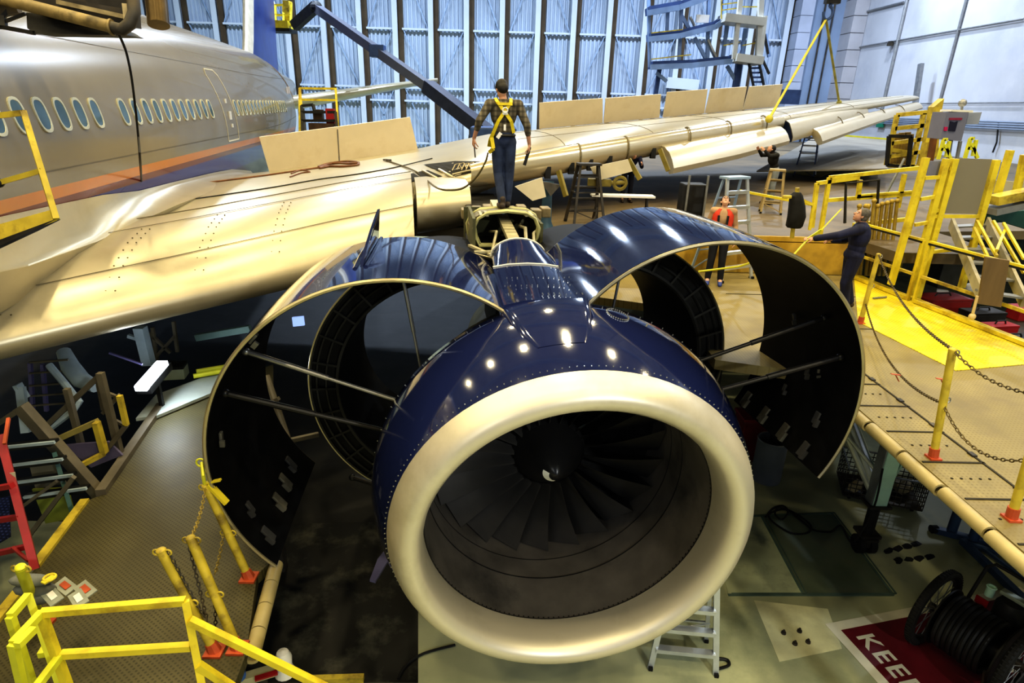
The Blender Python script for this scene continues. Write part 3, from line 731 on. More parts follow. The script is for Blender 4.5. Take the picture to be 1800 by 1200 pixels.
def drib(s, x0, x1, z0, z1, name='pylon_rib', w=.024):
    c = [(x0 + .06, z0), (x0, z0 + .12), (x0 - .02, z1 - .2), (x0 + .04, z1 - .07), (x0 + .16, z1), ((x0 + x1) / 2, z1 + .03), (x1 - .16, z1), (x1 - .04, z1 - .07), (x1 + .02, z1 - .2), (x1, z0 + .12), (x1 - .06, z0)]
    bb = MB().path([(x, s, z) for x, z in c], w, 6, True).path([(x * .96, s + .12, z) for x, z in c], w * .6, 6, True)
    return bb.build(name, mat('rib_pale_green', (.40, .39, .20), .5, 0, .2, 4), pyl, ENM, smooth=True, angle=60)
drib(2.72, -.70, .16, 1.92, 2.36); drib(3.6, -.74, .30, 1.80, 2.27)
def ribpts(s, x0, x1, z0, z1): return [(x0, s, z0 + .12), (x0 - .02, s, z1 - .2), (x0 + .04, s, z1 - .07), (x0 + .16, s, z1), ((x0 + x1) / 2, s, z1 + .03), (x1 - .16, s, z1), (x1 - .04, s, z1 - .07), (x1 + .02, s, z1 - .2), (x1, s, z0 + .12)]
MB().loft([ribpts(3.05, -.71, .2, 1.88, 2.325), ribpts(3.6, -.74, .30, 1.80, 2.27)], False).solid(.015).build('pylon_skin', mat('skin_bronze', (.20, .17, .08), .5, .2, .3, 4), pyl, ENM)
MB().box((-.24, 3.62, 2.05), (.98, .03, .42)).build('pylon_web', mat('web_dark_green', (.07, .07, .03), .7, 0, .3, 4), pyl, ENM)
GD = mat('primer_green_dark', (.10, .10, .05), .7, 0, .3, 4)
MB().box((-.26, 3.4, 1.78), (.95, 1.5, .1)).box((-.27, 4.3, 1.95), (1.0, .05, .5)).box((-.72, 3.2, 2.05), (.04, 1.1, .5)).box((.24, 3.4, 2.0), (.04, 1.1, .4)).build('pylon_tray', GD, pyl, ENM)
b = MB()
for x in (-.62, -.54, .0, .08): b.box((x, 2.88, 2.33), (.04, .34, .02))
b.bar((-.18, 2.1, 1.98), (-.28, 4.2, 2.30), .16, .06)
b.path([(-.05, 2.3, 1.98), (.0, 2.8, 2.15), (-.02, 3.2, 2.1), (.1, 3.5, 2.2)], .025, 6).path([(.05, 2.3, 1.95), (.1, 2.7, 2.1), (.2, 3.1, 2.05)], .02, 6).path([(-.5, 2.4, 1.9), (-.4, 2.8, 2.1), (-.45, 3.3, 2.0)], .02, 6)
b.bar((-.75, 2.2, 1.95), (.2, 2.25, 1.95), .04, .03).bar((-.78, 2.7, 1.93), (-.5, 2.05, 1.93), .05, .03).bar((.35, 2.8, 1.95), (.16, 2.1, 1.95), .04, .03)
b.build('pylon_strut', mat('primer_tan', (.40, .37, .25), .5, 0, .2, 4), pyl, ENM)
MB().box((-.25, 5.6, 1.5), (.7, 5.4, .75)).box((-.25, 2.6, 1.2), (.5, 1.6, .9)).box((-.25, 4.0, 1.5), (1.0, .9, .6)).build('pylon_box', BLACK, pyl, ENM)
b = MB()
for k in range(8): b.box((-.7 + .2 * k, 4.9 + (k % 3) * .2, 2.0), (.16, .3, .16), None, .02)
b.build('pylon_fitting', mat('fitting_tan', (.22, .18, .10), .6, 0, .4, 5), pyl, ENM)
# ------------------------------------------------------------------ right-hand work deck
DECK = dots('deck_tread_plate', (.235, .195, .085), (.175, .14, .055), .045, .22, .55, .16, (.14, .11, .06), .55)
DECKP = mat('deck_plain', (.40, .33, .155), .6, 0, .16, 1.3, dirt=(.16, .12, .06), dirt_amt=.6, dirt_scale=1.1)
SEAMK = mat('deck_seam', (.035, .03, .02), .8)
EX = 4.12                      # pit edge of the right-hand deck
deck = thing('work_deck', 'raised tan work deck to the right of the engine, edged with rolled pipes', 'deck', (7, 7, 0))
def slab(b, pts, z, th=.14): return b.prism([(x, y, z - th) for x, y in pts], (0, 0, th))
b = MB()
slab(b, [(EX, 2.0), (13, 2.0), (13, 7.0), (7.55, 7.0), (7.15, 12.4), (EX, 12.4)], DZ)
b.build('deck_plate', DECK, deck)
b = MB(); slab(b, [(1.2, 10.6), (EX, 9.4), (EX, 12.4), (1.2, 12.4)], DZ)
slab(b, [(2.9, 7.6), (EX, 7.2), (EX, 9.4), (2.9, 9.9)], DZ)
b.build('deck_plate', DECK, deck)
b = MB()
hx = EX + .62
b.box((hx, 5.2, DZ + .003), (.022, 6.4, .012))
for k in range(11): b.box((EX + .33, 2.1 + .6 * k, DZ + .003), (.62, .02, .012))
for y in (9.0, 10.8): b.box((EX + 1.4, y, DZ + .003), (2.8, .015, .01))
b.build('deck_seam', SEAMK, deck)
b = MB()
for k in range(11): b.box((hx, 2.25 + .6 * k, DZ + .01), (.05, .08, .02))
b.build('hinge_block', DKSTEEL, deck)
b = MB()
for k in range(11):
    for j in range(5): b.box((EX + .12 + .09 * j, 2.42 + .6 * k, DZ + .003), (.018, .018, .01))
b.build('deck_bolt', SEAMK, deck)
PIPE = mat('edge_pipe_tan', (.38, .32, .165), .4, 0, .12, 3)
for k in range(9):
    y = 2.3 + .6 * k; x = EX - .06 + (.012 if k % 2 else 0)
    bb = MB().lathe([(.045, 0), (.065, 0), (.065, .56), (.045, .56), (.045, 0)], (x, y, DZ - .05), 'Y', 16)
    bb.build('edge_pipe', PIPE, deck, smooth=True, angle=40)
b = MB()
for x, y in ((4.6, 3.5), (5.8, 7.8), (5.2, 10), (8, 4), (9, 7), (4.5, 11.6), (7, 11.5)):
    if (x, y) != (5.8, 7.8): b.box((x, y, DZ / 2 - .07), (.16, .16, DZ - .16))
b.box((6, 7, DZ - .25), (3.4, .2, .22)).box((EX + .4, 6, DZ - .24), (.14, 8, .2)).box((6, 10, DZ - .25), (3.4, .2, .22))
b.build('deck_beam', DKSTEEL, deck)
# yellow tread plate
YPL = dots('yellow_tread_plate', (.72, .60, .03), (.42, .33, .03), .06, .26, .5, .12, (.2, .16, .06), .4)
pp = [on_z(*p, DZ) for p in ((1508, 566), (1500, 478), (1800, 606), (1812, 640), (1680, 652))]
b = MB(); b.prism([(p.x, p.y, DZ + .002) for p in pp], (0, 0, .008))
o = tag(b.build('tread_plate', YPL), 'bright yellow tread plate lying on the right deck before the safety fence', 'floor plate')
# guard posts with chains
pmb = MB().tube((0, 0, .05), (0, 0, 1.12), .038, None, 14).ball((0, 0, 1.12), .04, (1, 1, .4)); cl = MB().tube((0, 0, 0), (0, 0, .12), .052, None, 14)
def post(x, y, z, label, lean=(0, 0), m=YEL2, clip=True):
    t = thing('guard_post', label, 'post', (x, y, z)); top = Vector((x + lean[0], y + lean[1], z + 1.14)); bs = Vector((x, y, z))
    MB().tube(bs, top, .036, None, 14).ball(top, .037, (1, 1, .5)).build('post_tube', m, t, smooth=True)
    MB().tube(bs, bs.lerp(top, .1), .046, None, 12).box((x, y, z + .010), (.11, .11, .02)).build('post_socket', ORANGE, t)
    b = MB(); 
    for f_ in (.55, .97): p = bs.lerp(top, f_); b.torus(p + V3(.04, 0, 0), .028, .007, 'Y', 12, 6)
    b.build('chain_hook', STEEL, t)
    return top, bs
def chain(p, q, sag, label, m=None, link=.05, group=None):
    p, q = Vector(p), Vector(q); d = q - p; n = max(6, int((d.length * (1 + 2 * (sag / d.length) ** 2)) / (link * .78)))
    pts = [p + d * (i / n) - V3(0, 0, sag * 4 * (i / n) * (1 - i / n)) for i in range(n + 1)]
    b = MB()
    for i, (a, c) in enumerate(zip(pts[:-1], pts[1:])):
        m_ = (a + c) / 2; t = (c - a).normalized(); s = t.orthogonal().normalized(); u = t.cross(s); ang = (PI / 2) * (i % 2) + .5; s2 = s * math.cos(ang) + u * math.sin(ang)
        b.path([m_ + t * (link * .5 * math.cos(w)) + s2 * (link * .27 * math.sin(w)) for w in [2 * PI * k / 8 for k in range(8)]], link * .11, 4, True)
    return tag(b.build('guard_chain', m or DKSTEEL), label, 'chain', group)
pA = post(*on_z(1512, 568, DZ).xy, DZ, 'yellow guard post at the corner of the yellow tread plate, behind the open cowl', (0.02, 0))
pB = post(*on_z(1640, 805, DZ).xy, DZ, 'tall yellow guard post standing on the pipe edge of the right deck', (-.10, .05))
pC = post(*on_z(1777, 912, DZ).xy, DZ, 'yellow guard post at the right border of the picture on the deck edge', (-.05, .04))
CH = mat('rusty_chain', (.10, .075, .03), .5, .3, .4, 10)
chain(pA[0], pB[0], .17, 'upper rusty chain between the two rear yellow posts of the right deck', CH)
chain(pA[1].lerp(pA[0], .3), pB[1].lerp(pB[0], .52), .28, 'lower rusty chain between the two rear yellow posts of the right deck', CH)
chain(pB[0], pC[0], .1, 'upper chain from the middle yellow post to the one at the right border', CH)
chain(pB[1].lerp(pB[0], .52), pC[1].lerp(pC[0], .5), .2, 'lower chain from the middle yellow post to the one at the right border', CH)

# safety fence: two framed panels
def fence_panel(p, q, h, label, mid=.45):
    p, q = Vector(p), Vector(q); t = thing('fence_panel', label, 'fence', p); u = V3(0, 0, 1)
    b = MB()
    for a in (p, q): b.bar(a, a + u * h, .05, .05)
    b.build('fence_post', YEL, t)
    MB().bar(p + u * h, q + u * h, .055, .05).build('top_rail', YEL, t)
    MB().bar(p + u * h * mid, q + u * h * mid, .05, .05).build('mid_rail', YEL2, t)
    MB().bar(p + u * .05, q + u * .05, .05, .06).build('bottom_rail', YEL, t)
    d = (q - p).normalized(); s = V3(-d.y, d.x, 0) * -.035
    MB().bar(p + u * (h - .03) + s * 0, q + u * (h - .03) + s * 0, .06, .035).build('black_trim', BLACK, t)
    return t
FA, FB, FC = [Vector((*p, DZ)) for p in ((7.18, 12.15), (7.42, 10.55), (7.85, 7.8))]
fd = (FC - FB).normalized()
fence_panel(FA, FB - fd * .07, 1.12, 'yellow fence panel beside the man in navy coveralls')
fence_panel(FB + fd * .07, FC, 1.12, 'longer yellow fence panel at the right border before the tool boxes')
b = MB().bar(FA + V3(.12, 0, -.02), FC + V3(.12, 0, -.02), .1, .16); tag(b.build('kick_board', YEL2), 'yellow kick board along the foot of the safety fence', 'kick board')

# ---- second level behind, with its yellow edge
LZ2 = 4.12
b = MB(); slab(b, [(2.0, 12.55), (7.2, 12.55), (7.4, 11.2), (9.6, 11.2), (9.6, 13.5), (XR - .3, 17), (XR - .3, 58), (3.2, 58), (3.2, 32), (-1.5, 22), (-2.2, 12.55)], LZ2, .2)
DECK2 = mat('upper_deck_brown', (.155, .12, .068), .55, 0, .3, .6, dirt=(.06, .05, .035), dirt_amt=.75, dirt_scale=.35)
tag(b.build('rear_deck', DECK2), 'broad brown rear deck under and beyond the wing', 'deck')
EDG = [on_z(*p, LZ2) for p in ((1255, 350), (1382, 395))]
b = MB().bar((2.0, 12.5, LZ2 - .05), (7.1, 12.5, LZ2 - .05), .06, .1); b.box((4.6, 12.5, LZ2 - .45), (5.1, .05, .66))
tag(b.build('step_edge', mat('step_edge_ochre', (.50, .33, .05), .55, 0, .2, 3, dirt=(.2, .12, .03), dirt_amt=.6)), 'ochre yellow step face up to the rear deck, right of the ladder', 'step')
b = MB().prism([(*on_z(x, y, LZ2).xy, LZ2 + .004) for x, y in ((1375, 302), (1400, 291), (1480, 296), (1440, 312))], (0, 0, .01))
tag(b.build('painted_pad', YEL2), 'flat worn yellow pad on the rear deck in the shadow of the wing tip', 'floor pad')
# long grey ramp below the wing tip with a yellow curb
rp = [on_y(*p, y) for p, y in (((1330, 300), 24), ((1560, 296), 22), ((1563, 246), 38), ((1440, 236), 40))]
b = MB().prism([V3(p.x, p.y, max(p.z, LZ2 + .02)) for p in rp], (0, .0, -.05)); b.build  # noqa
o = tag(b.build('grey_ramp', mat('ramp_grey', (.23, .21, .17), .55, 0, .2, .7)), 'grey sloping ramp on the rear deck under the wing tip', 'ramp')
b = MB().bar(rp[2] + V3(0, .05, .03), rp[3] + V3(0, .05, .03), .12, .12); tag(b.build('ramp_curb', YGRN), 'thin lime curb along the top of the grey ramp', 'curb')

# ---- step ladders
def step_ladder(label, base, rotz, h, w, n, m=ALUM, m2=None, spread=.62, group=None, top=True):
    t = thing('step_ladder', label, 'ladder', base, rotz, group)
    M = wm(t); m2 = m2 or m; tw = w * .62
    def P(x, y, z): return (x, y, z)
    fy = -spread * h * .32; by = spread * h * .32
    for s in (-1, 1):
        MB().bar((s * w / 2, fy, 0), (s * tw / 2, -.06, h), .035, .07).build('front_rail', m, t, M)
        MB().bar((s * w / 2 * .95, by, 0), (s * tw / 2 * .9, .06, h - .02), .03, .05).build('rear_rail', m2, t, M)
    for k in range(1, n + 1):
        f = k / (n + .85); ww = w + (tw - w) * f; y = fy + (-.06 - fy) * f
        MB().box((0, y, h * f), (ww - .02, .09, .03)).box((0, y - .03, h * f - .025), (ww - .02, .015, .05)).build('step', m, t, M)
    for k in (.25, .55, .8):
        ww = (w + (tw - w) * k) * .93; y = by + (.06 - by) * k; MB().bar((-ww / 2, y, h * k), (ww / 2, y, h * k), .025, .025).build('rear_brace', m2, t, M)
    MB().bar((-w / 2 * .95, by, .05), (w / 2 * .93, by * .75, h * .25), .02, .02).build('rear_brace', m2, t, M)
    MB().bar((-w * .42, fy * .45, h * .55), (-w * .42, by * .45, h * .55), .02, .03).bar((w * .42, fy * .45, h * .55), (w * .42, by * .45, h * .55), .02, .03).build('spreader', m2, t, M)
    if top: MB().box((0, 0, h + .01), (tw + .06, .26, .05), None, .008).build('ladder_top', m2, t, M)
    b = MB()
    for s in (-1, 1):
        b.box((s * w / 2, fy, .02), (.05, .1, .05)); b.box((s * w / 2 * .95, by, .02), (.05, .08, .05))
    b.build('ladder_foot', RUBBER, t, M)
    return t
p = on_z(1252, 1140, 0); 
step_ladder('aluminium step ladder standing on the floor under the engine inlet', (2.36, 5.80, 0), R(-6), 1.45, .80, 4, ALUM, None, .55)
step_ladder('large aluminium step ladder behind the man in the red vest', (4.45, 12.15, DZ), R(28), 1.95, .85, 6, ALUM, BLUEGREY, .7)
step_ladder('aluminium step ladder on the rear deck under the wing tip', (12.2, 25.6, LZ2), R(152), 1.75, .78, 5, ALUM, DBLUE, .9)
step_ladder('dark step ladder silhouetted under the wing, behind the standing engine frame', (1.75, 13.4, LZ2), R(190), 1.25, .72, 4, DKSTEEL, DKSTEEL, .8)
step_ladder('wooden-legged step stool beside the legs in pale jeans', (6.75, 15.6, LZ2), R(160), 1.05, .5, 3, mat('stool_wood', (.36, .28, .14), .6, 0, .2, 3), None, .6)
# slim upright stands under the wing
t = thing('support_post', 'dark blue upright support under the wing left of the dark ladder', 'stand', (.85, 12.75, LZ2))
MB().lathe([(.16, 0), (.15, .05), (.11, .15), (.10, .7), (.13, .95)], (.85, 12.75, LZ2), 'Z', 16).build('column', mat('support_blue', (.05, .10, .15), .5, 0, .3, 3), t, smooth=True)
MB().prism([at(x, y, 12.2) for x, y in ((950, 318), (986, 325), (968, 345))], (0, .05, 0)).build('bracket', DKSTEEL, t)
t = thing('tool_cart', 'dark cart in the shadow under the wing left of the large ladder', 'cart', (4.2, 13.5, LZ2))
MB().box((4.1, 13.6, LZ2 + .5), (.5, .5, .8), None, .03).build('cart_body', BLACK, t)
b = MB()
for dx in (-.2, .2): b.tube((4.1 + dx, 13.3, LZ2 + .1), (4.1 + dx, 13.3, LZ2 + 1.1), .025)
b.build('cart_frame', STEEL, t)
b = MB()
for dx in (-.2, .2):
    for dy in (-.2, .2): b.tube((4.1 + dx - .02, 13.6 + dy, LZ2 + .06), (4.1 + dx + .02, 13.6 + dy, LZ2 + .06), .06, None, 12)
b.build('cart_wheel', RUBBER, t)
# trestle with the drive unit under the slat
t = thing('trestle', 'low dark trestle with white sheet lying on it under the wing', 'trestle', (2.6, 13.6, LZ2))
b = MB()
for dx in (-.6, .6):
    for dy in (-.2, .2): b.tube((2.6 + dx, 13.8 + dy, LZ2), (2.6 + dx * .9, 13.8, LZ2 + .55), .025)
b.build('trestle_leg', DKSTEEL, t)
MB().box((2.6, 13.8, LZ2 + .57), (1.4, .35, .04)).build('trestle_top', WHITE, t)

# ---- frames and gates right of centre
def px(p, y): return on_y(p[0], p[1], y)
def frame_thing(name, label, cat, base, bars, m, part='frame_bar', w=.06):
    t = thing(name, label, cat, base)
    for p, q in bars: MB().bar(p, q, w, w).build(part, m, t)
    return t
y0 = 12.9
G = lambda x, y, d=y0: px((x, y), d)
frame_thing('yellow_gate', 'wide yellow tubular gate behind the man in navy coveralls', 'gate', G(1440, 440),
            [(G(1458, 312), G(1437, 440)), (G(1437, 440), G(1420, 458)), (G(1458, 312), G(1627, 294)), (G(1628, 290), G(1578, 478)), (G(1452, 352), G(1612, 340)), (G(1505, 345), G(1603, 338)), (G(1500, 395), G(1597, 385)), (G(1488, 440), G(1585, 425)), (G(1512, 316), G(1508, 350)), (G(1590, 306), G(1578, 365)), (G(1436, 322), G(1427, 400)), (G(1436, 322), G(1510, 312))], YEL, w=.075)
b = MB().path([G(1485, 392, 12.7), G(1487, 322, 12.7), G(1545, 316, 12.7), G(1540, 385, 12.7)], .03, 6); tag(b.build('black_door_frame', BLACK), 'thin black-edged frame inside the yellow gate', 'frame')
# bundle of scaffold poles standing behind
random.seed(8); PO = mat('pole_brass', (.38, .28, .06), .5, .2, .3, 5)
for k in range(9):
    x = 1512 + k * 8 + random.uniform(-2, 2); top = 352 + random.uniform(0, 10) if k > 2 else 362
    P_, Q_ = px((x, top), 12.45), px((x - 14, 480), 12.45)
    Q_.z = DZ + .0; o = MB().tube(Q_, P_, .035, None, 8).ball(P_, .05).build('scaffold_pole', PO, None, smooth=True)
    tag(o, 'one of the brass-coloured poles standing in a row behind the yellow gate', 'pole', 'brass-coloured poles behind the gate')
o = MB().tube(px((1590, 278), 13.2), px((1552, 352), 13.2), .025).build('leaning_rod', STEEL); tag(o, 'long thin rod leaning against the yellow gate, pale at the top', 'rod')
# tall uprights carrying the grey panel
y1 = 10.9
t = thing('lift_gate', 'tall yellow frame holding a plain grey panel', 'gate', on_z(1605, 528, DZ))
K = lambda x, y, d=y1: px((x, y), d)
for p, q in (((1628, 277), (1566, 500)), ((1664, 279), (1597, 530)), ((1679, 279), (1610, 530)), ((1752, 281), (1690, 505))): MB().bar(K(*p), K(*q), .085, .1).build('upright', YEL, t)
for p, q in (((1625, 313), (1655, 311)), ((1618, 350), (1648, 345)), ((1608, 395), (1636, 390)), ((1640, 380), (1722, 380)), ((1668, 296), (1676, 296)), ((1640, 370), (1650, 370)), ((1620, 445), (1700, 435))): MB().bar(K(*p), K(*q), .05, .06).build('cross_bar', YEL, t)
MB().prism([K(1687, 278), K(1744, 280), K(1718, 376), K(1655, 375)], (0, .03, 0)).build('grey_panel', mat('panel_grey', (.23, .215, .17), .55, 0, .04, 1), t)
MB().prism([K(1636, 283, 11), K(1660, 283, 11), K(1650, 308, 11), K(1628, 308, 11)], (0, .03, 0)).build('small_panel', PANELG, t)
MB().bar(K(1655, 318, 11.1), K(1636, 372, 11.1), .08, .05).build('blue_strip', mat('strip_blue', (.12, .2, .5), .5), t)
# stair with yellow handrails
t = thing('stair', 'steep grey stair with yellow handrails behind the grey panel', 'stair', K(1735, 480, 10.2))
S = lambda x, y, d=10.0: px((x, y), d)
MB().bar(S(1735, 390, 11.5), S(1800, 530, 8.8), .05, .2).build('stringer', mat('stair_side', (.34, .31, .22), .6, 0, .2), t)
MB().bar(S(1672, 392, 11.5), S(1725, 520, 8.8), .05, .2).build('stringer', mat('stair_side', (.34, .31, .22), .6, 0, .2), t)
for k in range(6):
    f = k / 5.; MB().bar(S(1678, 398, 11.5).lerp(S(1722, 512, 8.9), f), S(1733, 395, 11.5).lerp(S(1795, 522, 8.9), f), .2, .03).build('tread', STEEL, t)
for p, q in (((1717, 388), (1752, 450)), ((1746, 388), (1800, 480)), ((1764, 392), (1800, 455)), ((1712, 400), (1745, 470)), ((1768, 400), (1752, 440))): MB().bar(S(*p, 10.6), S(*q, 9.6), .04, .04).build('handrail', YEL, t)
# upright worn wooden board
bp_ = [px(p, 8.75) for p in ((1733, 452), (1775, 458), (1760, 540), (1720, 534))]
tag(MB().prism(bp_, (.02, .06, 0)).build('wooden_board', WOODB), 'stained wooden board standing upright behind the fence', 'board')
# tool boxes in the dark bay behind the fence
BAYZ = 2.95
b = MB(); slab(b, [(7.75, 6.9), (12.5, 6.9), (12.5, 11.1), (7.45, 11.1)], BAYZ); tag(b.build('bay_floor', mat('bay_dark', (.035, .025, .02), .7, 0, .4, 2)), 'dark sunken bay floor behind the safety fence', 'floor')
def crate(label, p, sz, m, rz=.15, lid=None, name='tool_box', z=None):
    q = on_z(*p, BAYZ if z is None else z); t = thing(name, label, 'box', q, rz); M = wm(t)
    MB().box((0, 0, sz[2] / 2), sz, None, .015).build('box_body', m, t, M)
    MB().box((0, 0, sz[2] + .02), (sz[0] * 1.02, sz[1] * 1.02, .05), None, .012).build('lid', lid or m, t, M)
    MB().path([(-sz[0] * .2, 0, sz[2] + .04), (-sz[0] * .15, 0, sz[2] + .1), (sz[0] * .15, 0, sz[2] + .1), (sz[0] * .2, 0, sz[2] + .04)], .014, 6).build('box_handle', BLACK, t, M)
    return t
DRED = mat('dark_red_paint', (.22, .02, .02), .45, 0, .2, 3)
crate('red tool box with white label behind the fence', (1752, 588), (.55, .25, .16), RED)
crate('black tool box beside the wooden board', (1722, 565), (.7, .35, .18), BLACK)
crate('bright red box at the right border behind the fence', (1792, 560), (.4, .3, .22), RED)
crate('dark red cabinet low behind the fence post', (1650, 545), (.9, .5, .25), DRED)
crate('long black case lying behind the red tool box', (1775, 610), (.8, .3, .14), BLACK)
crate('dark cabinet behind the yellow uprights', (1655, 500), (.7, .5, .5), BLACK)
o = MB().ball(on_z(1700, 530, BAYZ) + V3(0, 0, .3), .14, (1.2, .9, .7), 14).ball(on_z(1712, 528, BAYZ) + V3(0, 0, .28), .1, (1, 1, .7)).build('white_rag', WHITE, None, smooth=True); tag(o, 'crumpled white rag on the boxes behind the fence', 'rag')
tag(MB().bar(on_z(1640, 533, BAYZ) + V3(0, 0, .28), on_z(1660, 536, BAYZ) + V3(0, 0, .28), .12, .04).build('paper_box', WHITE), 'flat white carton beside the fence post', 'carton')
tag(MB().tube(px((1718, 520), 8.6), px((1709, 555), 8.6), .02).ball(px((1709, 556), 8.6), .05).build('broom_handle', mat('pale_wood', (.5, .4, .22), .6), None), 'short pale wooden handle leaning on the tool boxes', 'handle')
# jacket hanging on the gate end with a small stool
t = thing('hanging_jacket', 'black jacket hung over a post right of the ladder', 'jacket', on_z(1385, 415, DZ) )
jy = 11.6
b = MB(); sec_ = []
for k, (yy, w, d, off) in enumerate(((338, .10, .08, 2), (344, .19, .12, 0), (362, .24, .14, 0), (380, .27, .15, -1), (396, .25, .13, -4), (400, .2, .1, -4))):
    c = px((1400 + off, yy), jy); w *= .62; sec_.append([(c.x + w * math.cos(R(a)) * (1 + .1 * math.sin(3 * R(a) + k)), c.y + d * math.sin(R(a)), c.z) for a in range(0, 360, 20)])
b.loft(sec_, True, True).build('jacket_body', mat('jacket_black', (.012, .012, .012), .8, 0, .4, 6, bump=.4), t, smooth=True)
MB().tube(px((1402, 330), jy + .05), px((1392, 418), jy + .05), .04).build('hook_post', YEL2, t)
MB().box(px((1386, 346), jy), (.22, .08, .06), None, .02).build('hook_arm', YEL2, t)
crate('small black bag on the deck under the hanging jacket', (1412, 414), (.32, .25, .26), BLACK, .3, None, 'tool_bag', DZ)
frame_thing('corner_rail', 'low yellow rail beside the hanging jacket', 'rail', px((1425, 410), 12.2), [(px((1412, 352), 12.2), px((1430, 360), 12.2)), (px((1430, 360), 12.2), px((1423, 404), 12.2)), (px((1300, 335), 14), px((1430, 360), 12.2))], YEL, w=.05)
# yellow hand lines
o = MB().path([px((1228, 477), 11.3), px((1262, 473), 11.0), px((1300, 468), 10.6), px((1322, 461), 10.2)], .018, 6).build('yellow_strap', YGRN, None, smooth=True); tag(o, 'slack yellow strap running from the open right cowl past the man in the red vest', 'strap')

for k, (p, lab) in enumerate((((1575, 660), 'orange ribbon tied to the lower rusty chain near the open cowl'), ((1655, 668), 'orange ribbon tied on the deck side of the tall yellow guard post'))):
    c = on_z(*p, DZ + (.42 if k == 0 else .55)); tag(MB().bar(c + V3(-.06, 0, .02), c + V3(.06, .02, 0), .03, .006).bar(c, c + V3(.05, 0, -.07), .025, .006).build('orange_ribbon', ORANGE), lab, 'ribbon')
c = on_z(1535, 524, DZ + .03); tag(MB().tube(c, c + V3(.3, .1, 0), .018).build('loose_rod', STEEL), 'short steel rod lying on the right deck at the fence foot', 'rod')
# ------------------------------------------------------------------ floor level, right of the engine
def gp(x, y): p = on_z(x, y, 0); return Vector((p.x, p.y, 0))
# trench covers
FRM = mat('steel_frame_teal', (.15, .22, .20), .5, .3, .2, 3)
dk = mat('cover_dark_green', (.17, .21, .155), .5, 0, .3, 1.2, dirt=(.2, .2, .14), dirt_amt=.6)
lt_ = mat('cover_pale_green', (.52, .57, .40), .5, 0, .25, 1.2, dirt=(.10, .11, .08), dirt_amt=.6)
c0, c1, c2, c3 = gp(1338, 907), gp(1462, 903), gp(1570, 1046), gp(1412, 1046); l0, l3 = gp(1250, 912), gp(1280, 1046)
tag(MB().prism([p + V3(0, 0, .002) for p in (c0, c1, c2, c3)], (0, 0, .006)).build('trench_cover', dk), 'dark green floor cover plate beside the castor leg', 'floor cover')
tag(MB().prism([p + V3(0, 0, .002) for p in (l0, c0, c3, l3)], (0, 0, .006)).build('trench_cover', lt_), 'pale green floor cover plate next to the inlet lip', 'floor cover')
b = MB()
for p, q in ((c0, c1), (c1, c2), (c2, l3), (c0, c3), (l0, c0)): b.bar(p + V3(0, 0, .01), q + V3(0, 0, .01), .035, .015); b.bar(p + V3(.06, .03, .008), q + V3(.06, .03, .008), .02, .012)
tag(b.build('cover_frame', FRM), 'steel frame lines around the green floor covers', 'frame')
pt = [gp(*p) for p in ((1325, 1055), (1455, 1070), (1480, 1140), (1370, 1163))]
tag(MB().prism([p + V3(0, 0, .001) for p in pt], (0, 0, .003)).build('floor_patch', mat('patch_pale', (.62, .62, .42), .5, 0, .2, 2, dirt=(.40, .40, .26), dirt_amt=.6)), 'pale repaired patch of floor with four bolts left of the red floor sign', 'floor patch')
for x, y in ((1377, 1113), (1405, 1110), (1397, 1132), (1420, 1129)):
    p = gp(x, y); tag(MB().tube(p, p + V3(0, 0, .03), .035, .03, 10).tube(p, p + V3(0, 0, .06), .014, None, 8).build('floor_bolt', DKSTEEL), 'one of four bolts in the pale patch of floor', 'bolt', 'bolts in the floor patch')
# black stencil blotches
random.seed(4); b = MB()
for x0, y0, n, dx, dy in ((1562, 968, 4, 16, -4), (1580, 985, 4, 18, -2)):
    for k in range(n):
        cx, cy = x0 + dx * k, y0 + dy * k
        b.prism([gp(cx + 9 * math.cos(a) * random.uniform(.7, 1.2), cy + 5.5 * math.sin(a) * random.uniform(.7, 1.2)) + V3(0, 0, .002) for a in [2 * PI * i / 9 for i in range(9)]], (0, 0, .003))
tag(b.build('floor_stencil', BLACK), 'two rows of blotted black stencil marks on the floor behind the castor', 'marking')
# KEEP CLEAR floor sign
A0, A1, A2 = gp(1450, 1097), gp(1590, 1070), gp(1548, 1204)
ex = (A1 - A0).normalized(); ey = (A2 - A0); ey = (ey - ex * ey.dot(ex)).normalized()
t = thing('floor_sign', 'dark red KEEP CLEAR floor sign with white border, partly under the hose cart', 'sign', A0)
SG = mat('sign_red', (.13, .012, .02), .5, 0, .2, 3); SW = mat('sign_white', (.66, .64, .52), .5, 0, .08, 4)
def quad(x0, y0, x1, y1, z, h): return [A0 + ex * x + ey * y + V3(0, 0, z) for x, y in ((x0, y0), (x1, y0), (x1, y1), (x0, y1))]
MB().prism(quad(0, 0, 3.4, 2.2, .004, 0), (0, 0, .004)).build('sign_border', SW, t)
MB().prism(quad(.14, .14, 3.26, 2.06, .009, 0), (0, 0, .003)).build('sign_field', SG, t)
def text_mesh(txt, size, M, name, m, parent, ext=.002):
    cu = bpy.data.curves.new(name, 'FONT'); cu.body = txt; cu.size = size; cu.extrude = ext; cu.offset = size * .02; cu.space_character = 1.2
    o = bpy.data.objects.new(name, cu); COL.objects.link(o)
    dg = bpy.context.evaluated_depsgraph_get(); me = bpy.data.meshes.new_from_object(o.evaluated_get(dg)); bpy.data.objects.remove(o); bpy.data.curves.remove(cu)
    me.name = name; me.materials.clear(); me.materials.append(m); me.transform(M); me.transform(wm(parent).inverted())
    q = bpy.data.objects.new(name, me); COL.objects.link(q); q.parent = parent; return q
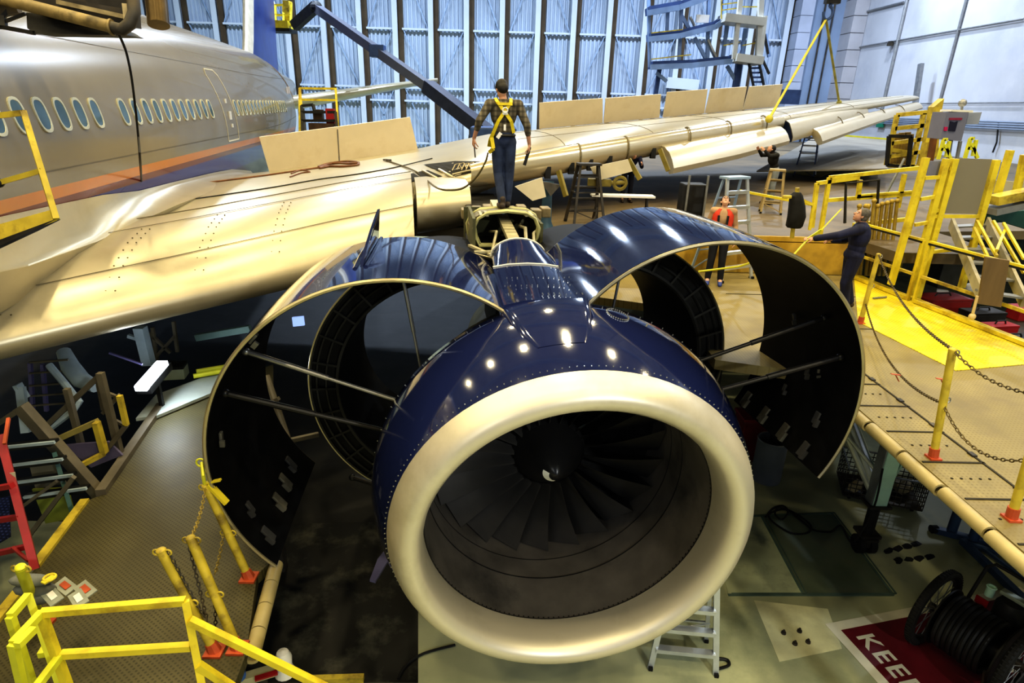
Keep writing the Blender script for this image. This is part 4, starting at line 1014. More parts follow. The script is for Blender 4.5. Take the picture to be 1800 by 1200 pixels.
# the words run along the left border, their tops towards the hose cart
def tmat(x, y): 
    X_, Y_ = ey, ex; Mx = Matrix((X_, Y_, V3(0, 0, -1) if X_.cross(Y_).z < 0 else V3(0, 0, 1))).transposed().to_4x4()
    return Matrix.Translation(A0 + ex * x + ey * y + V3(0, 0, .014)) @ Mx
text_mesh('KEEP', .36, tmat(.26, .26), 'sign_lettering', SW, t)
text_mesh('CLEAR', .36, tmat(.26 + .62, .26), 'sign_lettering', SW, t) if False else None
text_mesh('CLEAR', .36, tmat(.26, 1.32), 'sign_lettering', SW, t)
for k in range(4): MB().prism(quad(1.45 + .16 * k, .75 + .11 * k, 1.56 + .16 * k, .95 + .11 * k, .012, 0), (0, 0, .002)).build('sign_bar', SW, t)

# hose cart with two big wheels
hc = gp(1690, 1172); t = thing('hose_cart', 'black two-wheeled hose cart with large spoked wheels on the red floor sign', 'cart', hc, R(-62)); M = wm(t)
def wheel(xo, r, nm='wheel'):
    o = MB().torus((xo, 0, r), r - .05, .055, 'X', 40, 10).build(nm, RUBBER, t, M, smooth=True)
    b = MB().torus((xo, 0, r), r - .115, .018, 'X', 40, 6)
    b.tube((xo - .06, 0, r), (xo + .06, 0, r), .05, None, 12)
    b.build('rim', DKSTEEL, o, M, smooth=True)
    b = MB()
    for k in range(14):
        a = 2 * PI * k / 14; b.tube((xo + .03 * (-1) ** k, .04 * math.cos(a), r + .04 * math.sin(a)), (xo, (r - .12) * math.cos(a), r + (r - .12) * math.sin(a)), .006, None, 5)
    b.build('spoke', STEEL, o, M)
    b = MB()
    for k in range(60): a = 2 * PI * k / 60; b.box((xo, r * math.cos(a) * 1.005 , r + r * math.sin(a) * 1.005), (.07, .02, .012), Euler((a - PI / 2, 0, 0)).to_matrix())
    b.build('tyre_tread', RUBBER, o, M)
wheel(-.48, .55); wheel(.48, .55)
b = MB()
for k in range(9): b.torus((-.28 + .06 * k, 0, .52), .34 + .01 * (k % 2), .032, 'X', 36, 8)
b.build('coiled_hose', BLACK, t, M, smooth=True)
MB().lathe([(.0, -.36), (.40, -.36), (.40, -.34), (.12, -.33), (.12, .33), (.40, .34), (.40, .36), (0, .36)], (0, 0, .52), 'X', 32).build('reel', mat('reel_black', (.008, .008, .008), .5), t, M, smooth=True)
MB().tube((-.52, 0, .48), (.52, 0, .48), .03).box((0, .3, .35), (.8, .06, .06)).build('axle', DKSTEEL, t, M)
MB().path([(-.3, .25, .5), (-.3, .5, .95), (-.3, .6, 1.12), (-.24, .66, 1.18), (.24, .66, 1.18), (.3, .6, 1.12), (.3, .5, .95), (.3, .25, .5)], .022, 8).build('handle', BLACK, t, M, smooth=True)
MB().lathe([(0, 0), (.15, .0), (.17, .04), (.17, .3), (.13, .38), (.05, .42), (0, .42)], (.12, .42, .60), 'Z', 20).build('tank', BLACK, t, M, smooth=True)
MB().tube((-.12, .38, .9), (-.12, .38, 1.02), .05, None, 12).torus((-.12, .38, 1.03), .045, .014, 'Z', 16, 6).build('filler_cap', TEAL, t, M, smooth=True)
MB().box((.12, .42, 1.04), (.3, .1, .05), None, .01).tube((.28, .42, 1.04), (.34, .42, 1.04), .03).build('valve', mat('valve_pale', (.4, .45, .38), .4, .4), t, M)
MB().box((-.14, .3, .82), (.14, .02, .1)).build('red_plate', RED, t, M)
MB().tube((.3, -.15, .0), (.3, -.3, .4), .02).build('rest_leg', DKSTEEL, t, M)

# castor leg under the deck
cb = gp(1515, 968); t = thing('castor_leg', 'pale green deck leg with a black jack tube and castor wheel', 'leg', cb)
u = V3(0, 0, 1)
MB().box(cb + V3(0, 0, 2.02), (.22, .22, 2.3), None, .015).build('leg_column', TEAL, t)
MB().box(cb + V3(-.12, 0, 2.02), (.02, .18, 2.3)).build('dark_face', STEEL, t)
MB().tube(cb + u * .38, cb + u * .95, .085, None, 16).build('jack_tube', BLACK, t, smooth=True)
MB().box(cb + u * .92, (.34, .3, .04)).box(cb + u * .36, (.3, .28, .05)).box(cb + V3(0, 0, .32), (.2, .34, .05)).build('flange_plate', DKSTEEL, t)
for dx in (-.09, .09):
    MB().tube(cb + V3(dx - .045, 0, .15), cb + V3(dx + .045, 0, .15), .15, None, 24).build('castor_wheel', RUBBER, t, smooth=True)
MB().box(cb + V3(0, .0, .26), (.07, .2, .24)).tube(cb + V3(-.2, 0, .15), cb + V3(.2, 0, .15), .025).build('castor_fork', DKSTEEL, t)
for q in ((1.1, .6, 2.3), (.75, .9, 2.3), (.45, 1.0, 2.3)): MB().bar(cb + V3(.05, .05, .98), cb + V3(*q) + V3(0, 0, .7), .1, .06).build('brace', TEAL, t)
for k, q in enumerate(((-1.0, .75, 2.9), (-.85, .95, 3.0), (-.7, 1.1, 3.05), (-1.15, .7, 2.6))): MB().tube(cb + V3(-.05, .08, 1.05 + .12 * k), cb + V3(*q), .055 if k < 3 else .03).build('silver_strut', ALUM if k == 2 else mat('strut_pale', (.5, .52, .45), .4, .3), t, smooth=True)
# hose on the floor
pts = [gp(1345, 910), gp(1358, 895), gp(1375, 890), gp(1385, 900), gp(1375, 914), gp(1362, 905), gp(1370, 893), gp(1400, 905), gp(1425, 925), gp(1418, 938), gp(1390, 938), gp(1360, 920), gp(1352, 905), gp(1380, 897), gp(1410, 918), gp(1430, 933), gp(1460, 936), gp(1478, 925)]
pts = [p + V3(0, 0, .02) for p in pts] + [cb + V3(-.25, -.1, .25), cb + V3(-.1, -.12, .9), cb + V3(-.12, -.1, 1.6)]
def smooth(pts, n=5):
    out = []
    P = [pts[0]] + list(pts) + [pts[-1]]
    for i in range(1, len(P) - 2):
        for k in range(n):
            t_ = k / n; a, b_, c, d = P[i - 1], P[i], P[i + 1], P[i + 2]
            out.append(.5 * ((2 * b_) + (c - a) * t_ + (2 * a - 5 * b_ + 4 * c - d) * t_ ** 2 + (3 * b_ - a - 3 * c + d) * t_ ** 3))
    return out + [P[-2]]
tag(MB().path(smooth(pts), .016, 6).build('air_hose', BLACK, None, smooth=True), 'thin black hose coiled on the floor and led up the castor leg', 'hose')
# wire basket
bk = gp(1540, 870); t = thing('wire_basket', 'grimy wire mesh basket on the floor behind the castor leg', 'basket', bk, R(-20)); M = wm(t)
b = MB(); w_, d_, h_ = 1.25, .8, .55
for z in [.1 + .09 * k for k in range(6)]:
    b.path([(-w_ / 2, -d_ / 2, z), (w_ / 2, -d_ / 2, z), (w_ / 2, d_ / 2, z), (-w_ / 2, d_ / 2, z)], .009, 4, True)
for k in range(15):
    x = -w_ / 2 + w_ * k / 14
    for y in (-d_ / 2, d_ / 2): b.tube((x, y, .1), (x, y, .1 + h_), .007, None, 4)
for k in range(10):
    y = -d_ / 2 + d_ * k / 9
    for x in (-w_ / 2, w_ / 2): b.tube((x, y, .1), (x, y, .1 + h_), .007, None, 4)
b.build('mesh_side', DKSTEEL, t, M)
MB().path([(-w_ / 2, -d_ / 2, .1 + h_), (w_ / 2, -d_ / 2, .1 + h_), (w_ / 2, d_ / 2, .1 + h_), (-w_ / 2, d_ / 2, .1 + h_)], .02, 6, True).build('rim_bar', STEEL, t, M)
MB().box((0, 0, .1), (w_, d_, .03)).build('base', DKSTEEL, t, M)
random.seed(2)
for k in range(7): MB().box((random.uniform(-.45, .45), random.uniform(-.25, .25), .2 + .1 * random.random()), (.3, .14, .12), Euler((0, 0, random.random() * 3)).to_matrix(), .01).build('scrap_block', mat('scrap_pale', (.42, .36, .22), .6, 0, .3), t, M)
for x in (-.5, .5):
    for y in (-.3, .3): MB().tube((x - .02, y, .05), (x + .02, y, .05), .05, None, 12).build('castor', RUBBER, t, M)
# grey drum and red bin
g = gp(1345, 840); t = thing('grey_drum', 'open grey cylindrical drum standing on the floor under the right cowl', 'drum', g)
MB().lathe([(0, .02), (.26, .02), (.27, 0), (.27, .85), (.25, .85), (.25, .06), (0, .06)], g, 'Z', 28).build('drum_shell', mat('drum_grey', (.20, .22, .25), .5, 0, .12, 3), t, smooth=True, angle=40)
MB().torus(g + V3(0, 0, .85), .262, .016, 'Z', 28, 6).build('drum_rim', STEEL, t)
t = thing('red_bin', 'dull red bin behind the grey drum', 'bin', gp(1325, 815)); q = gp(1322, 815)
MB().box(q + V3(0, .3, .45), (.55, .5, .9), None, .03).build('bin_body', DRED, t); MB().box(q + V3(0, .3, .93), (.6, .55, .06), None, .02).build('bin_lid', RED, t)
# blue support stand under the deck at the right border
t = thing('support_stand', 'dark blue tubular stand under the deck edge at the right border', 'stand', gp(1660, 940)); BT = mat('stand_blue', (.05, .09, .17), .45, .1, .2, 3)
for a, c in (((1697, 885), (1670, 940)), ((1735, 903), (1708, 954)), ((1774, 922), (1747, 965)), ((1812, 940), (1788, 978))):
    P_ = gp(*c); MB().tube(P_ + V3(0, 0, .08), P_ + V3(.02, 0, 2.6), .075, None, 14).build('upright_tube', BT, t, smooth=True)
MB().bar(gp(1640, 935) + V3(0, 0, .06), gp(1830, 985) + V3(0, 0, .06), .1, .1).bar(gp(1655, 915) + V3(0, .3, .9), gp(1800, 925) + V3(0, .3, .9), .05, .05).build('base_beam', BT, t)
MB().bar(gp(1690, 955) + V3(0, 0, .06), gp(1810, 1072) + V3(0, 0, .06), .1, .1).bar(gp(1720, 965) + V3(0, 0, .06), gp(1815, 1035) + V3(0, 0, .06), .05, .05).bar(gp(1700, 960) + V3(0, 0, .06), gp(1830, 1000) + V3(0, 0, .06), .06, .06).build('brace_beam', BT, t)
MB().tube(gp(1640, 935) + V3(-.05, 0, .06), gp(1640, 935) + V3(.05, 0, .06), .07, None, 14).build('stand_wheel', RUBBER, t)
# floor clutter under the inlet
tag(MB().path(smooth([gp(700, 1195) + V3(0, 0, .02), gp(715, 1170) + V3(0, 0, .02), gp(745, 1150) + V3(0, 0, .02), gp(800, 1135) + V3(0, 0, .02)]), .018, 6).build('floor_hose', BLACK, None, smooth=True), 'black hose curving over the stained floor under the inlet at the left', 'hose')
tag(MB().path(smooth([gp(1262, 1160) + V3(0, 0, .03), gp(1278, 1163) + V3(0, 0, .03), gp(1280, 1172) + V3(0, 0, .03), gp(1262, 1178) + V3(0, 0, .03)]), .02, 6).build('hose_end', BLACK, None, smooth=True), 'short black hose end curling beside the ladder foot', 'hose')
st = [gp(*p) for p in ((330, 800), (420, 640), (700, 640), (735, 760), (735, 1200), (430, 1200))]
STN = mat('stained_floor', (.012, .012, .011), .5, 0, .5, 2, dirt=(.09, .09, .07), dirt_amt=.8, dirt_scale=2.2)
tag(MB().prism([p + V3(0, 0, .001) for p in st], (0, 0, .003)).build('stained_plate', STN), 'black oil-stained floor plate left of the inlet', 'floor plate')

tag(MB().prism([V3(x, y, .0005) for x, y in ((-15, 8.2), (-4.0, 8.2), (2.4, 8.6), (2.6, 24), (-15, 24))], (0, 0, .004)).build('dark_floor_plate', mat('unlit_floor', (.016, .016, .016), .6, 0, .4, 1, dirt=(.04, .04, .035), dirt_amt=.5)), 'dark sheet painting shade on the floor under the wing behind the open cowls', 'floor plate')  # black colour stands in for the gloom on the floor under the wing
# ------------------------------------------------------------------ left side: lower work deck, rails, scaffold
from mathutils.bvhtree import BVHTree
def lp(x, y, z=None): p = on_z(x, y, LZ if z is None else z); return p
_wb = bmesh.new()
for oo in (wing, s1): 
    tmp = oo.data.copy(); tmp.transform(wm(oo)); _wb.from_mesh(tmp); bpy.data.meshes.remove(tmp)
WT = BVHTree.FromBMesh(_wb)
def on_wing(x, y, off=.02):
    h = WT.ray_cast(EYE, ray(x, y).normalized())
    return h[0] + h[1] * (off if h[1].z > 0 else -off) if h[0] is not None else on_z(x, y, 5.0)
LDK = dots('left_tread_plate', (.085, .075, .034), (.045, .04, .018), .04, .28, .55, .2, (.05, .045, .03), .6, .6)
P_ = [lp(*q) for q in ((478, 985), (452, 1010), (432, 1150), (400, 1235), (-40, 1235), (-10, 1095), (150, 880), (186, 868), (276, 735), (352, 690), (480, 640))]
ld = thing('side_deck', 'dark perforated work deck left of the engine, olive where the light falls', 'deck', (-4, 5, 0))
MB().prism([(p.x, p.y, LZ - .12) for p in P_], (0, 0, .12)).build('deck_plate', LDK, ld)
e = lambda a, c, w, h, m, nm: MB().bar(lp(*a) + V3(0, 0, .01), lp(*c) + V3(0, 0, .01), w, h).build(nm, m, ld)
e((62, 997), (150, 880), .10, .05, YEL2, 'edge_strip'); e((-10, 1095), (42, 1030), .10, .05, YEL2, 'edge_strip')
GREYBAR = mat('brown_grey_bar', (.13, .115, .085), .55, 0, .25, 3)
e((178, 870), (284, 715), .12, .14, GREYBAR, 'edge_beam')
b = MB()
for p, q in ((P_[0], P_[4]),): pass
for k, (a, c) in enumerate((((462, 990), (456, 1036)), ((448, 1025), (434, 1068)), ((438, 1066), (418, 1106)), ((445, 1110), (432, 1170)))):
    A_, C_ = lp(*a), lp(*c); A_ = lp(478, 985).lerp(lp(432, 1150), k * .25); C_ = lp(478, 985).lerp(lp(432, 1150), k * .25 + .24); d = (C_ - A_).normalized(); L_ = (C_ - A_).length; s = d.to_track_quat('Y', 'Z').to_matrix().to_4x4()
    MB().lathe([(.05, 0), (.075, 0), (.075, L_), (.05, L_), (.05, 0)], (0, 0, 0), 'Y', 16).build('edge_pipe', PIPE, ld, Matrix.Translation(A_ + V3(.04, 0, -.06)) @ s, smooth=True, angle=40)
b = MB()
for q in ((-4.5, 6.0), (-3.0, 4.0), (-5.5, 3.5), (-3.2, 7.2)): b.box((q[0], q[1], LZ / 2 - .06), (.14, .14, LZ - .12))
b.build('deck_leg', DKSTEEL, ld)
def post2(bp2, tp2, label, m=YEL2):
    bs = lp(*bp2); top = on_z(*tp2, LZ + 1.08)
    t = thing('guard_post', label, 'post', bs)
    MB().tube(bs, top, .042, None, 14).ball(top, .043, (1, 1, .5)).build('post_tube', m, t, smooth=True)
    MB().tube(bs, bs.lerp(top, .09), .065, .05, 8).box(bs + V3(0, 0, .012), (.16, .16, .024)).build('post_socket', ORANGE, t)
    b = MB()
    for f_ in (.5, .98): p = bs.lerp(top, f_); b.torus(p + V3(.05, 0, 0), .03, .008, 'Y', 12, 6).torus(p + V3(-.05, 0, 0), .03, .008, 'Y', 12, 6)
    b.build('chain_hook', YEL2, t); return top, bs
q1 = post2((438, 1016), (362, 853), 'yellow guard post leaning beside the lower edge of the open left cowl')
q2 = post2((418, 1140), (335, 945), 'yellow guard post second from the cowl, hung with a dark chain')
q3 = post2((378, 1145), (283, 967), 'yellow guard post third from the cowl on the left deck')
q4 = post2((75, 1100), (36, 997), 'lime yellow guard post at the left border with rags and tags tied to it', YGRN)
BRC = mat('brass_chain', (.42, .33, .10), .4, .5, .2, 10)
chain(q1[0], q2[0], .06, 'brass chain between the tops of the two guard posts nearest the left cowl', BRC, .05)
def hang(p, q, label, m): return chain(p, q, .03, label, m, .05)
hang(q1[0].lerp(q1[1], .42), lp(380, 1022) + V3(0, 0, .1), 'loose brass chain hanging from the middle of the post beside the left cowl', BRC)
hang(q2[0] + V3(-.03, 0, 0), q2[1].lerp(q3[1], .6) + V3(-.1, 0, .35), 'dark chain hanging from the top of the second guard post', DKSTEEL)
hang(q3[0] + V3(.06, 0, 0), q3[0].lerp(q3[1], .55) + V3(.1, 0, -.1), 'dark chain dangling from the third guard post', DKSTEEL)
hang(q2[0].lerp(q2[1], .5), q2[0].lerp(q2[1], .5) + V3(-.03, -.1, -.55), 'short dark chain hanging from the middle of the second guard post', DKSTEEL)
# strap and handle at the cowl edge
b = MB().path([on_y(355, 812, 5.3), on_y(357, 835, 5.2), on_y(361, 856, q1[0].y)], .018, 6).torus(on_y(353, 813, 5.3), .045, .01, 'Y', 14, 6)
tag(b.build('cowl_strap', YGRN, None, smooth=True), 'short yellow strap with a ring from the guard post to the left cowl edge', 'strap')
b = MB().bar(q1[0] + V3(.03, 0, .02), on_y(399, 884, q1[0].y - .02), .07, .03).bar(q1[0] + V3(0, 0, .03), on_y(388, 843, q1[0].y), .04, .02)
tag(b.build('flat_lever', YEL), 'flat yellow handle hooked over the guard post beside the left cowl', 'handle')
# near railing (square tube), lower left
def rail(bars, label, nm='guard_rail', m=YEL, w=.055):
    t = thing(nm, label, 'railing', (bars[0][0].x, bars[0][0].y, LZ))
    for p, q in bars: MB().bar(p, q, w, w).build('rail_bar', m, t)
    return t
HZ = LZ + 1.1; a = lambda x, y, z=HZ: on_z(x, y, z)
c1, c2 = a(72, 1077), a(326, 1056)
rail([(c1, c2), (c2, a(372, 1290, LZ)), (a(108, 1150, HZ - .38), a(336, 1136, HZ - .38)), (c1, a(150, 1290, LZ))], 'yellow square-tube railing across the bottom left of the picture')
yd = c2.y
rail([(a(333, 1090, HZ - .12), on_z(580, 1212, HZ - .9)), (a(348, 1168, HZ - .5), on_z(480, 1255, HZ - 1.2))], 'sloping yellow handrail running down to the lower right from the railing', 'hand_rail')
rail([(a(50, 1046, HZ + .05), a(18, 1083, HZ + .05)), (a(18, 1083, HZ + .05), a(72, 1250, HZ - .9)), (a(50, 1046, HZ + .05), a(120, 1250, HZ - .9)), (a(74, 1076), a(22, 1131)), (a(22, 1131), a(52, 1260, HZ - .8)), (a(60, 1105, HZ), a(30, 1135, HZ)), (a(106, 1152, HZ - .38), a(66, 1205, HZ - .38)), (a(85, 1130, HZ - .5), a(72, 1152, HZ - .5))], 'lime yellow gate loops at the bottom left corner', 'gate_loop', YGRN, .05)
# rags and tags on the border post
RAG = mat('grey_rag', (.17, .18, .17), .8, 0, .3, 6)
for k, (x, y, w, h) in enumerate(((55, 1020, .2, .07), (62, 1035, .2, .1), (68, 1050, .12, .09))):
    p = on_z(x, y, LZ + .75 - .1 * k); tag(MB().ball(p, .09, (w * 9, .7, h * 9), 12, Euler((.3 * k, .4, .5)).to_matrix()).build('grey_glove', RAG, None, smooth=True), 'grey glove bundled on the lime yellow guard post', 'glove', 'grey gloves on the border post')
TG = mat('tag_sleeve', (.30, .32, .28), .35, 0, .2, 5)
for k, (x, y, r) in enumerate(((115, 1030, .5), (150, 1036, .55), (92, 1048, .6), (138, 1052, .7))):
    p = on_z(x, y, LZ + .6); rm = Euler((.2, .1, -r)).to_matrix()
    t = thing('warning_tag', 'clear plastic sleeve with a pale card and red strip tied to the lime yellow post', 'tag', p, 0, 'tags on the border post')
    MB().box(p, (.2, .11, .012), rm).build('tag_sleeve', TG, t); MB().box(p + V3(0, 0, .012), (.10, .05, .006), rm).build('tag_card', ORANGE if k < 2 else WHITE, t)
tag(MB().torus(on_z(87, 1015, LZ + .8), .045, .012, 'Z', 14, 6).bar(on_z(75, 1025, LZ + .8), on_z(95, 1012, LZ + .8), .05, .015).build('yellow_clip', YEL), 'small yellow clip on the lime yellow guard post', 'clip')
# bits below the deck edge
t = thing('jack_beam', 'pale beam with red marks and a round cap below the deck edge at the bottom', 'beam', gp(430, 1195))
MB().bar(on_z(420, 1196, .7), on_z(500, 1172, .7), .1, .09).build('beam_bar', mat('pale_beam', (.5, .47, .3), .5, 0, .15, 4), t); MB().bar(on_z(448, 1193, .76), on_z(488, 1181, .76), .06, .02).build('red_marks', RED, t)
MB().lathe([(0, .22), (.06, .2), (.09, .12), (.08, 0), (.11, -.1), (0, -.1)], on_z(500, 1170, .78), 'Z', 16).build('round_cap', WHITE, t, smooth=True)
MB().tube(on_z(460, 1184, .65), on_z(460, 1184, .65) * 1 - V3(0, 0, .62), .05).build('beam_leg', DKSTEEL, t)
tag(MB().tube(on_z(415, 1150, 1.0), on_z(416, 1190, 1.0), .06, .09, 12).build('blue_cone', mat('cone_blue', (.04, .12, .35), .5)), 'small blue cone hanging under the deck edge at the bottom', 'cone')
tag(MB().bar(gp(540, 1200) + V3(0, 0, .05), gp(640, 1197) + V3(0, 0, .05), .07, .08).build('floor_bar', YEL2), 'dull yellow bar on the dark floor at the bottom edge', 'bar')
tag(MB().prism([on_z(x, y, .9) for x, y in ((664, 985), (680, 965), (690, 975), (660, 1025), (650, 1022))], (0, 0, .03)).build('blue_plate', mat('plate_violet', (.16, .16, .32), .5)), 'bluish plate edge glimpsed behind the inlet lip at lower left', 'plate')

# lit planks and work light under the wing
PLK = mat('pale_plank', (.36, .40, .38), .5, 0, .15, 2)
pz = LZ + .02
pl = [lp(*q) for q in ((240, 742), (275, 700), (395, 655), (372, 697), (277, 737))]
tag(MB().prism([(p.x, p.y, pz) for p in pl], (0, 0, .05)).build('plank_step', PLK), 'pale planks lit by the work light beyond the left deck', 'planks')
b = MB()
t = thing('work_light', 'bright white box light standing at the end of the left deck', 'lamp', lp(265, 720))
A_, C_ = on_z(247, 683, 2.35), on_z(286, 638, 2.45); WL0, WL1 = A_.copy(), C_.copy()
A_.z += 0; W_ = mat('work_light_white', (.9, .92, 1), .5, emis=(.82, .9, 1.0), emis_s=11.0)
MB().bar(A_, C_, .17, .09, (0, -.6, 1)).build('light_panel', W_, t)
MB().bar(A_ + V3(-.02, .09, -.08), C_ + V3(-.02, .09, -.08), .22, .12).bar(A_.lerp(C_, .5) + V3(0, .1, -.1), V3(A_.lerp(C_, .5).x, A_.lerp(C_, .5).y + .1, LZ), .06, .06).build('light_housing', BLACK, t)
crate('pale green box beside the work light', (307, 662), (.42, .3, .2), mat('box_pale_green', (.45, .52, .42), .5), .2, BLACK, 'equipment_box', LZ + .05)
for k, (p, q) in enumerate((((340, 661), (402, 650)), ((345, 653), (405, 643)))):
    tag(MB().tube(on_z(*p, LZ + .14), on_z(*q, LZ + .14), .045, None, 10).build('lime_pole', YGRN), ('front' if k == 0 else 'rear') + ' of the two lime yellow poles lying by the pale green box', 'pole')
# scaffold and steps in the gloom
def B_(p, q, y, y2, w, m): return (on_y(*p, y), on_y(*q, y2), w, m)
PB2 = mat('pale_blue_bar', (.36, .44, .50), .5, 0, .15, 3)
t = thing('scaffold', 'dark tubular scaffold with cross braces in the gloom under the left wing', 'scaffold', (-6.5, 8.0, 0))
for p, q, y, w, m in (((0, 742), (40, 716), 7.2, .07, GREYBAR), ((36, 713), (178, 872), 6.8, .13, GREYBAR), ((82, 748), (175, 660), 7.6, .07, GREYBAR), ((98, 773), (172, 740), 7.3, .07, mat('bar_dull_yellow', (.34, .29, .10), .55)),
                      ((184, 796), (222, 747), 7.3, .06, GREYBAR), ((222, 747), (210, 695), 7.3, .06, YEL2), ((176, 655), (213, 805), 7.4, .08, GREYBAR), ((117, 683), (147, 798), 7.4, .07, GREYBAR), ((172, 668), (182, 720), 7.9, .05, GREYBAR),
                      ((181, 726), (210, 694), 7.6, .05, GREYBAR), ((182, 688), (205, 697), 7.6, .04, GREYBAR), ((50, 943), (130, 838), 6.3, .05, GREYBAR), ((35, 893), (100, 845), 6.5, .04, GREYBAR), ((195, 735), (220, 748), 7.5, .04, GREYBAR)):
    MB().bar(on_y(*p, y), on_y(*q, y), w, w).build('scaffold_tube', m, t)
MB().bar(on_y(169, 742, 7.2), on_y(184, 796, 7.2), .09, .07).bar(on_y(184, 796, 7.2), on_y(136, 821, 7.0), .06, .06).build('yellow_bar', YEL2, t)
for p, q, y in (((53, 638), (58, 720), 8.6), ((75, 640), (82, 722), 8.6)): MB().bar(on_y(*p, y), on_y(*q, y), .05, .05).build('ladder_rail', mat('violet_bar', (.14, .13, .28), .5), t)
for yy in (636, 655, 677, 695, 712): MB().bar(on_y(52, yy + 1, 8.5), on_y(120, yy - 4, 8.5), .025, .025).build('thin_rung', GREYBAR, t)
MB().path([on_y(86, 641, 8.2), on_y(112, 672, 8.1), on_y(140, 707, 8.0), on_y(128, 722, 7.9), on_y(88, 752, 7.8)], .05, 8).build('pale_tube', PB2, t, smooth=True)
MB().bar(on_y(36, 680, 7.9), on_y(46, 760, 7.7), .10, .10).bar(on_y(30, 675, 7.9), on_y(45, 700, 7.9), .12, .06).build('pale_post', PB2, t)
t = thing('access_steps', 'steps with pale edges beside the scaffold at the left border', 'steps', (-6.5, 6.4, 0))
for p, q in (((8, 786), (96, 777)), ((18, 818), (110, 807)), ((28, 848), (128, 835)), ((42, 874), (152, 858))): MB().bar(on_y(*p, 6.6), on_y(*q, 6.6), .16, .035).build('step_tread', BLACK, t); MB().bar(on_y(*p, 6.5), on_y(*q, 6.5), .03, .035).build('step_edge', PB2, t)
MB().bar(on_y(95, 795, 6.7), on_y(128, 905, 6.4), .05, .08).build('step_side', DGREEN, t)
OLV = mat('lime_panel', (.30, .34, .06), .55, 0, .2, 3)
tag(MB().prism([on_y(x, y, 6.9) for x, y in ((56, 860), (118, 858), (132, 910), (80, 920))], (0, .03, 0)).build('lime_board', OLV), 'lime green panel standing below the steps at the left', 'panel')
tag(MB().prism([on_y(x, y, 7.0) for x, y in ((50, 812), (95, 806), (115, 850), (62, 858))], (0, .03, 0)).build('tan_board', mat('panel_tan_grey', (.24, .22, .17), .6, 0, .2, 2)), 'tan panel between the steps above the lime panel', 'panel')
tag(MB().prism([on_y(x, y, 7.3) for x, y in ((112, 782), (190, 776), (215, 800), (160, 822))], (0, .03, 0)).build('violet_board', mat('panel_violet', (.15, .13, .22), .6, 0, .2, 2)), 'dull violet panel beside the yellow scaffold bar', 'panel')
tag(MB().path([on_y(112, 618, 8.8), on_y(124, 645, 8.6), on_y(143, 668, 8.5), on_y(168, 680, 8.4)], [.10, .13, .13, .09], 12).build('curved_duct', PB2, None, smooth=True), 'pale blue curved duct hanging in the gloom under the slat', 'duct')
t = thing('support_column', 'pale column and beam lit by the work light under the slat', 'column', on_y(255, 640, 9.5))
MB().bar(on_y(246, 575, 9.6), on_y(262, 640, 9.6), .16, .16).build('column', PB2, t); MB().bar(on_y(225, 590, 9.6), on_y(250, 598, 9.6), .06, .06).build('side_arm', PB2, t); MB().bar(on_y(345, 593, 10.5), on_y(440, 577, 10.5), .1, .12).build('beam', mat('beam_teal', (.22, .34, .34), .5), t)
for p, q in (((262, 585), (300, 620)), ((308, 590), (276, 625)), ((268, 575), (276, 632)), ((305, 565), (312, 618))): MB().bar(on_y(*p, 9.9), on_y(*q, 9.9), .05, .05).build('brace', GREYBAR, t)
tag(MB().bar(on_y(192, 620, 8.8), on_y(250, 640, 8.8), .03, .03).build('violet_pipe', mat('violet_bar', (.14, .13, .28), .5)), 'thin violet pipe beside the curved duct', 'pipe')
tag(MB().prism([on_y(x, y, 10.4) for x, y in ((513, 558), (533, 556), (535, 572), (515, 574))], (0, .04, 0)).build('blue_lamp_box', mat('lamp_box_blue', (.3, .4, .6), .4, emis=(.35, .5, .9), emis_s=.8)), 'small bluish lit box seen between the left cowl and the reverser', 'box')
t = thing('pipe_stand', 'grey pipe stand on the floor seen through the open left cowl', 'stand', gp(480, 760))
MB().tube(on_y(468, 660, 8.0), on_y(505, 770, 7.6), .05).bar(on_y(460, 715, 7.9), on_y(490, 700, 7.8), .05, .05).bar(on_y(505, 775, 7.7), on_y(560, 763, 7.9), .06, .06).build('stand_tube', GREYBAR, t)
# red ladder at the left border
t = thing('red_ladder', 'red metal ladder at the left border beside the deck edge', 'ladder', (-5.4, 5.0, 0))
MB().bar(on_y(0, 765, 5.5), on_y(62, 1000, 4.9), .07, .12).build('side_rail', RED, t)
for p, q in (((-30, 862), (22, 853)), ((-30, 918), (36, 908)), ((-30, 978), (48, 960))): MB().bar(on_y(*p, 5.2), on_y(*q, 5.1), .05, .05).build('rung', RED, t)
MB().bar(on_y(22, 962, 5.1), on_y(50, 985, 5.0), .03, .03).build('brace', RED, t); MB().bar(on_y(20, 830, 5.3), on_y(24, 862, 5.25), .06, .02).build('pale_sticker', TAN, t)
MB().bar(on_y(8, 780, 5.35), on_y(15, 735, 5.6), .03, .03).build('thin_brace', ORANGE, t)
tag(MB().prism([gp(x, y) + V3(0, 0, .9) for x, y in ((-60, 985), (45, 960), (50, 1035), (-60, 1110))], (0, 0, .02)).build('blue_mesh_floor', dots('blue_mesh', (.02, .025, .08), (.10, .13, .36), .06, .22, .5, .2)), 'dark blue mesh floor glimpsed below the red ladder', 'grating')

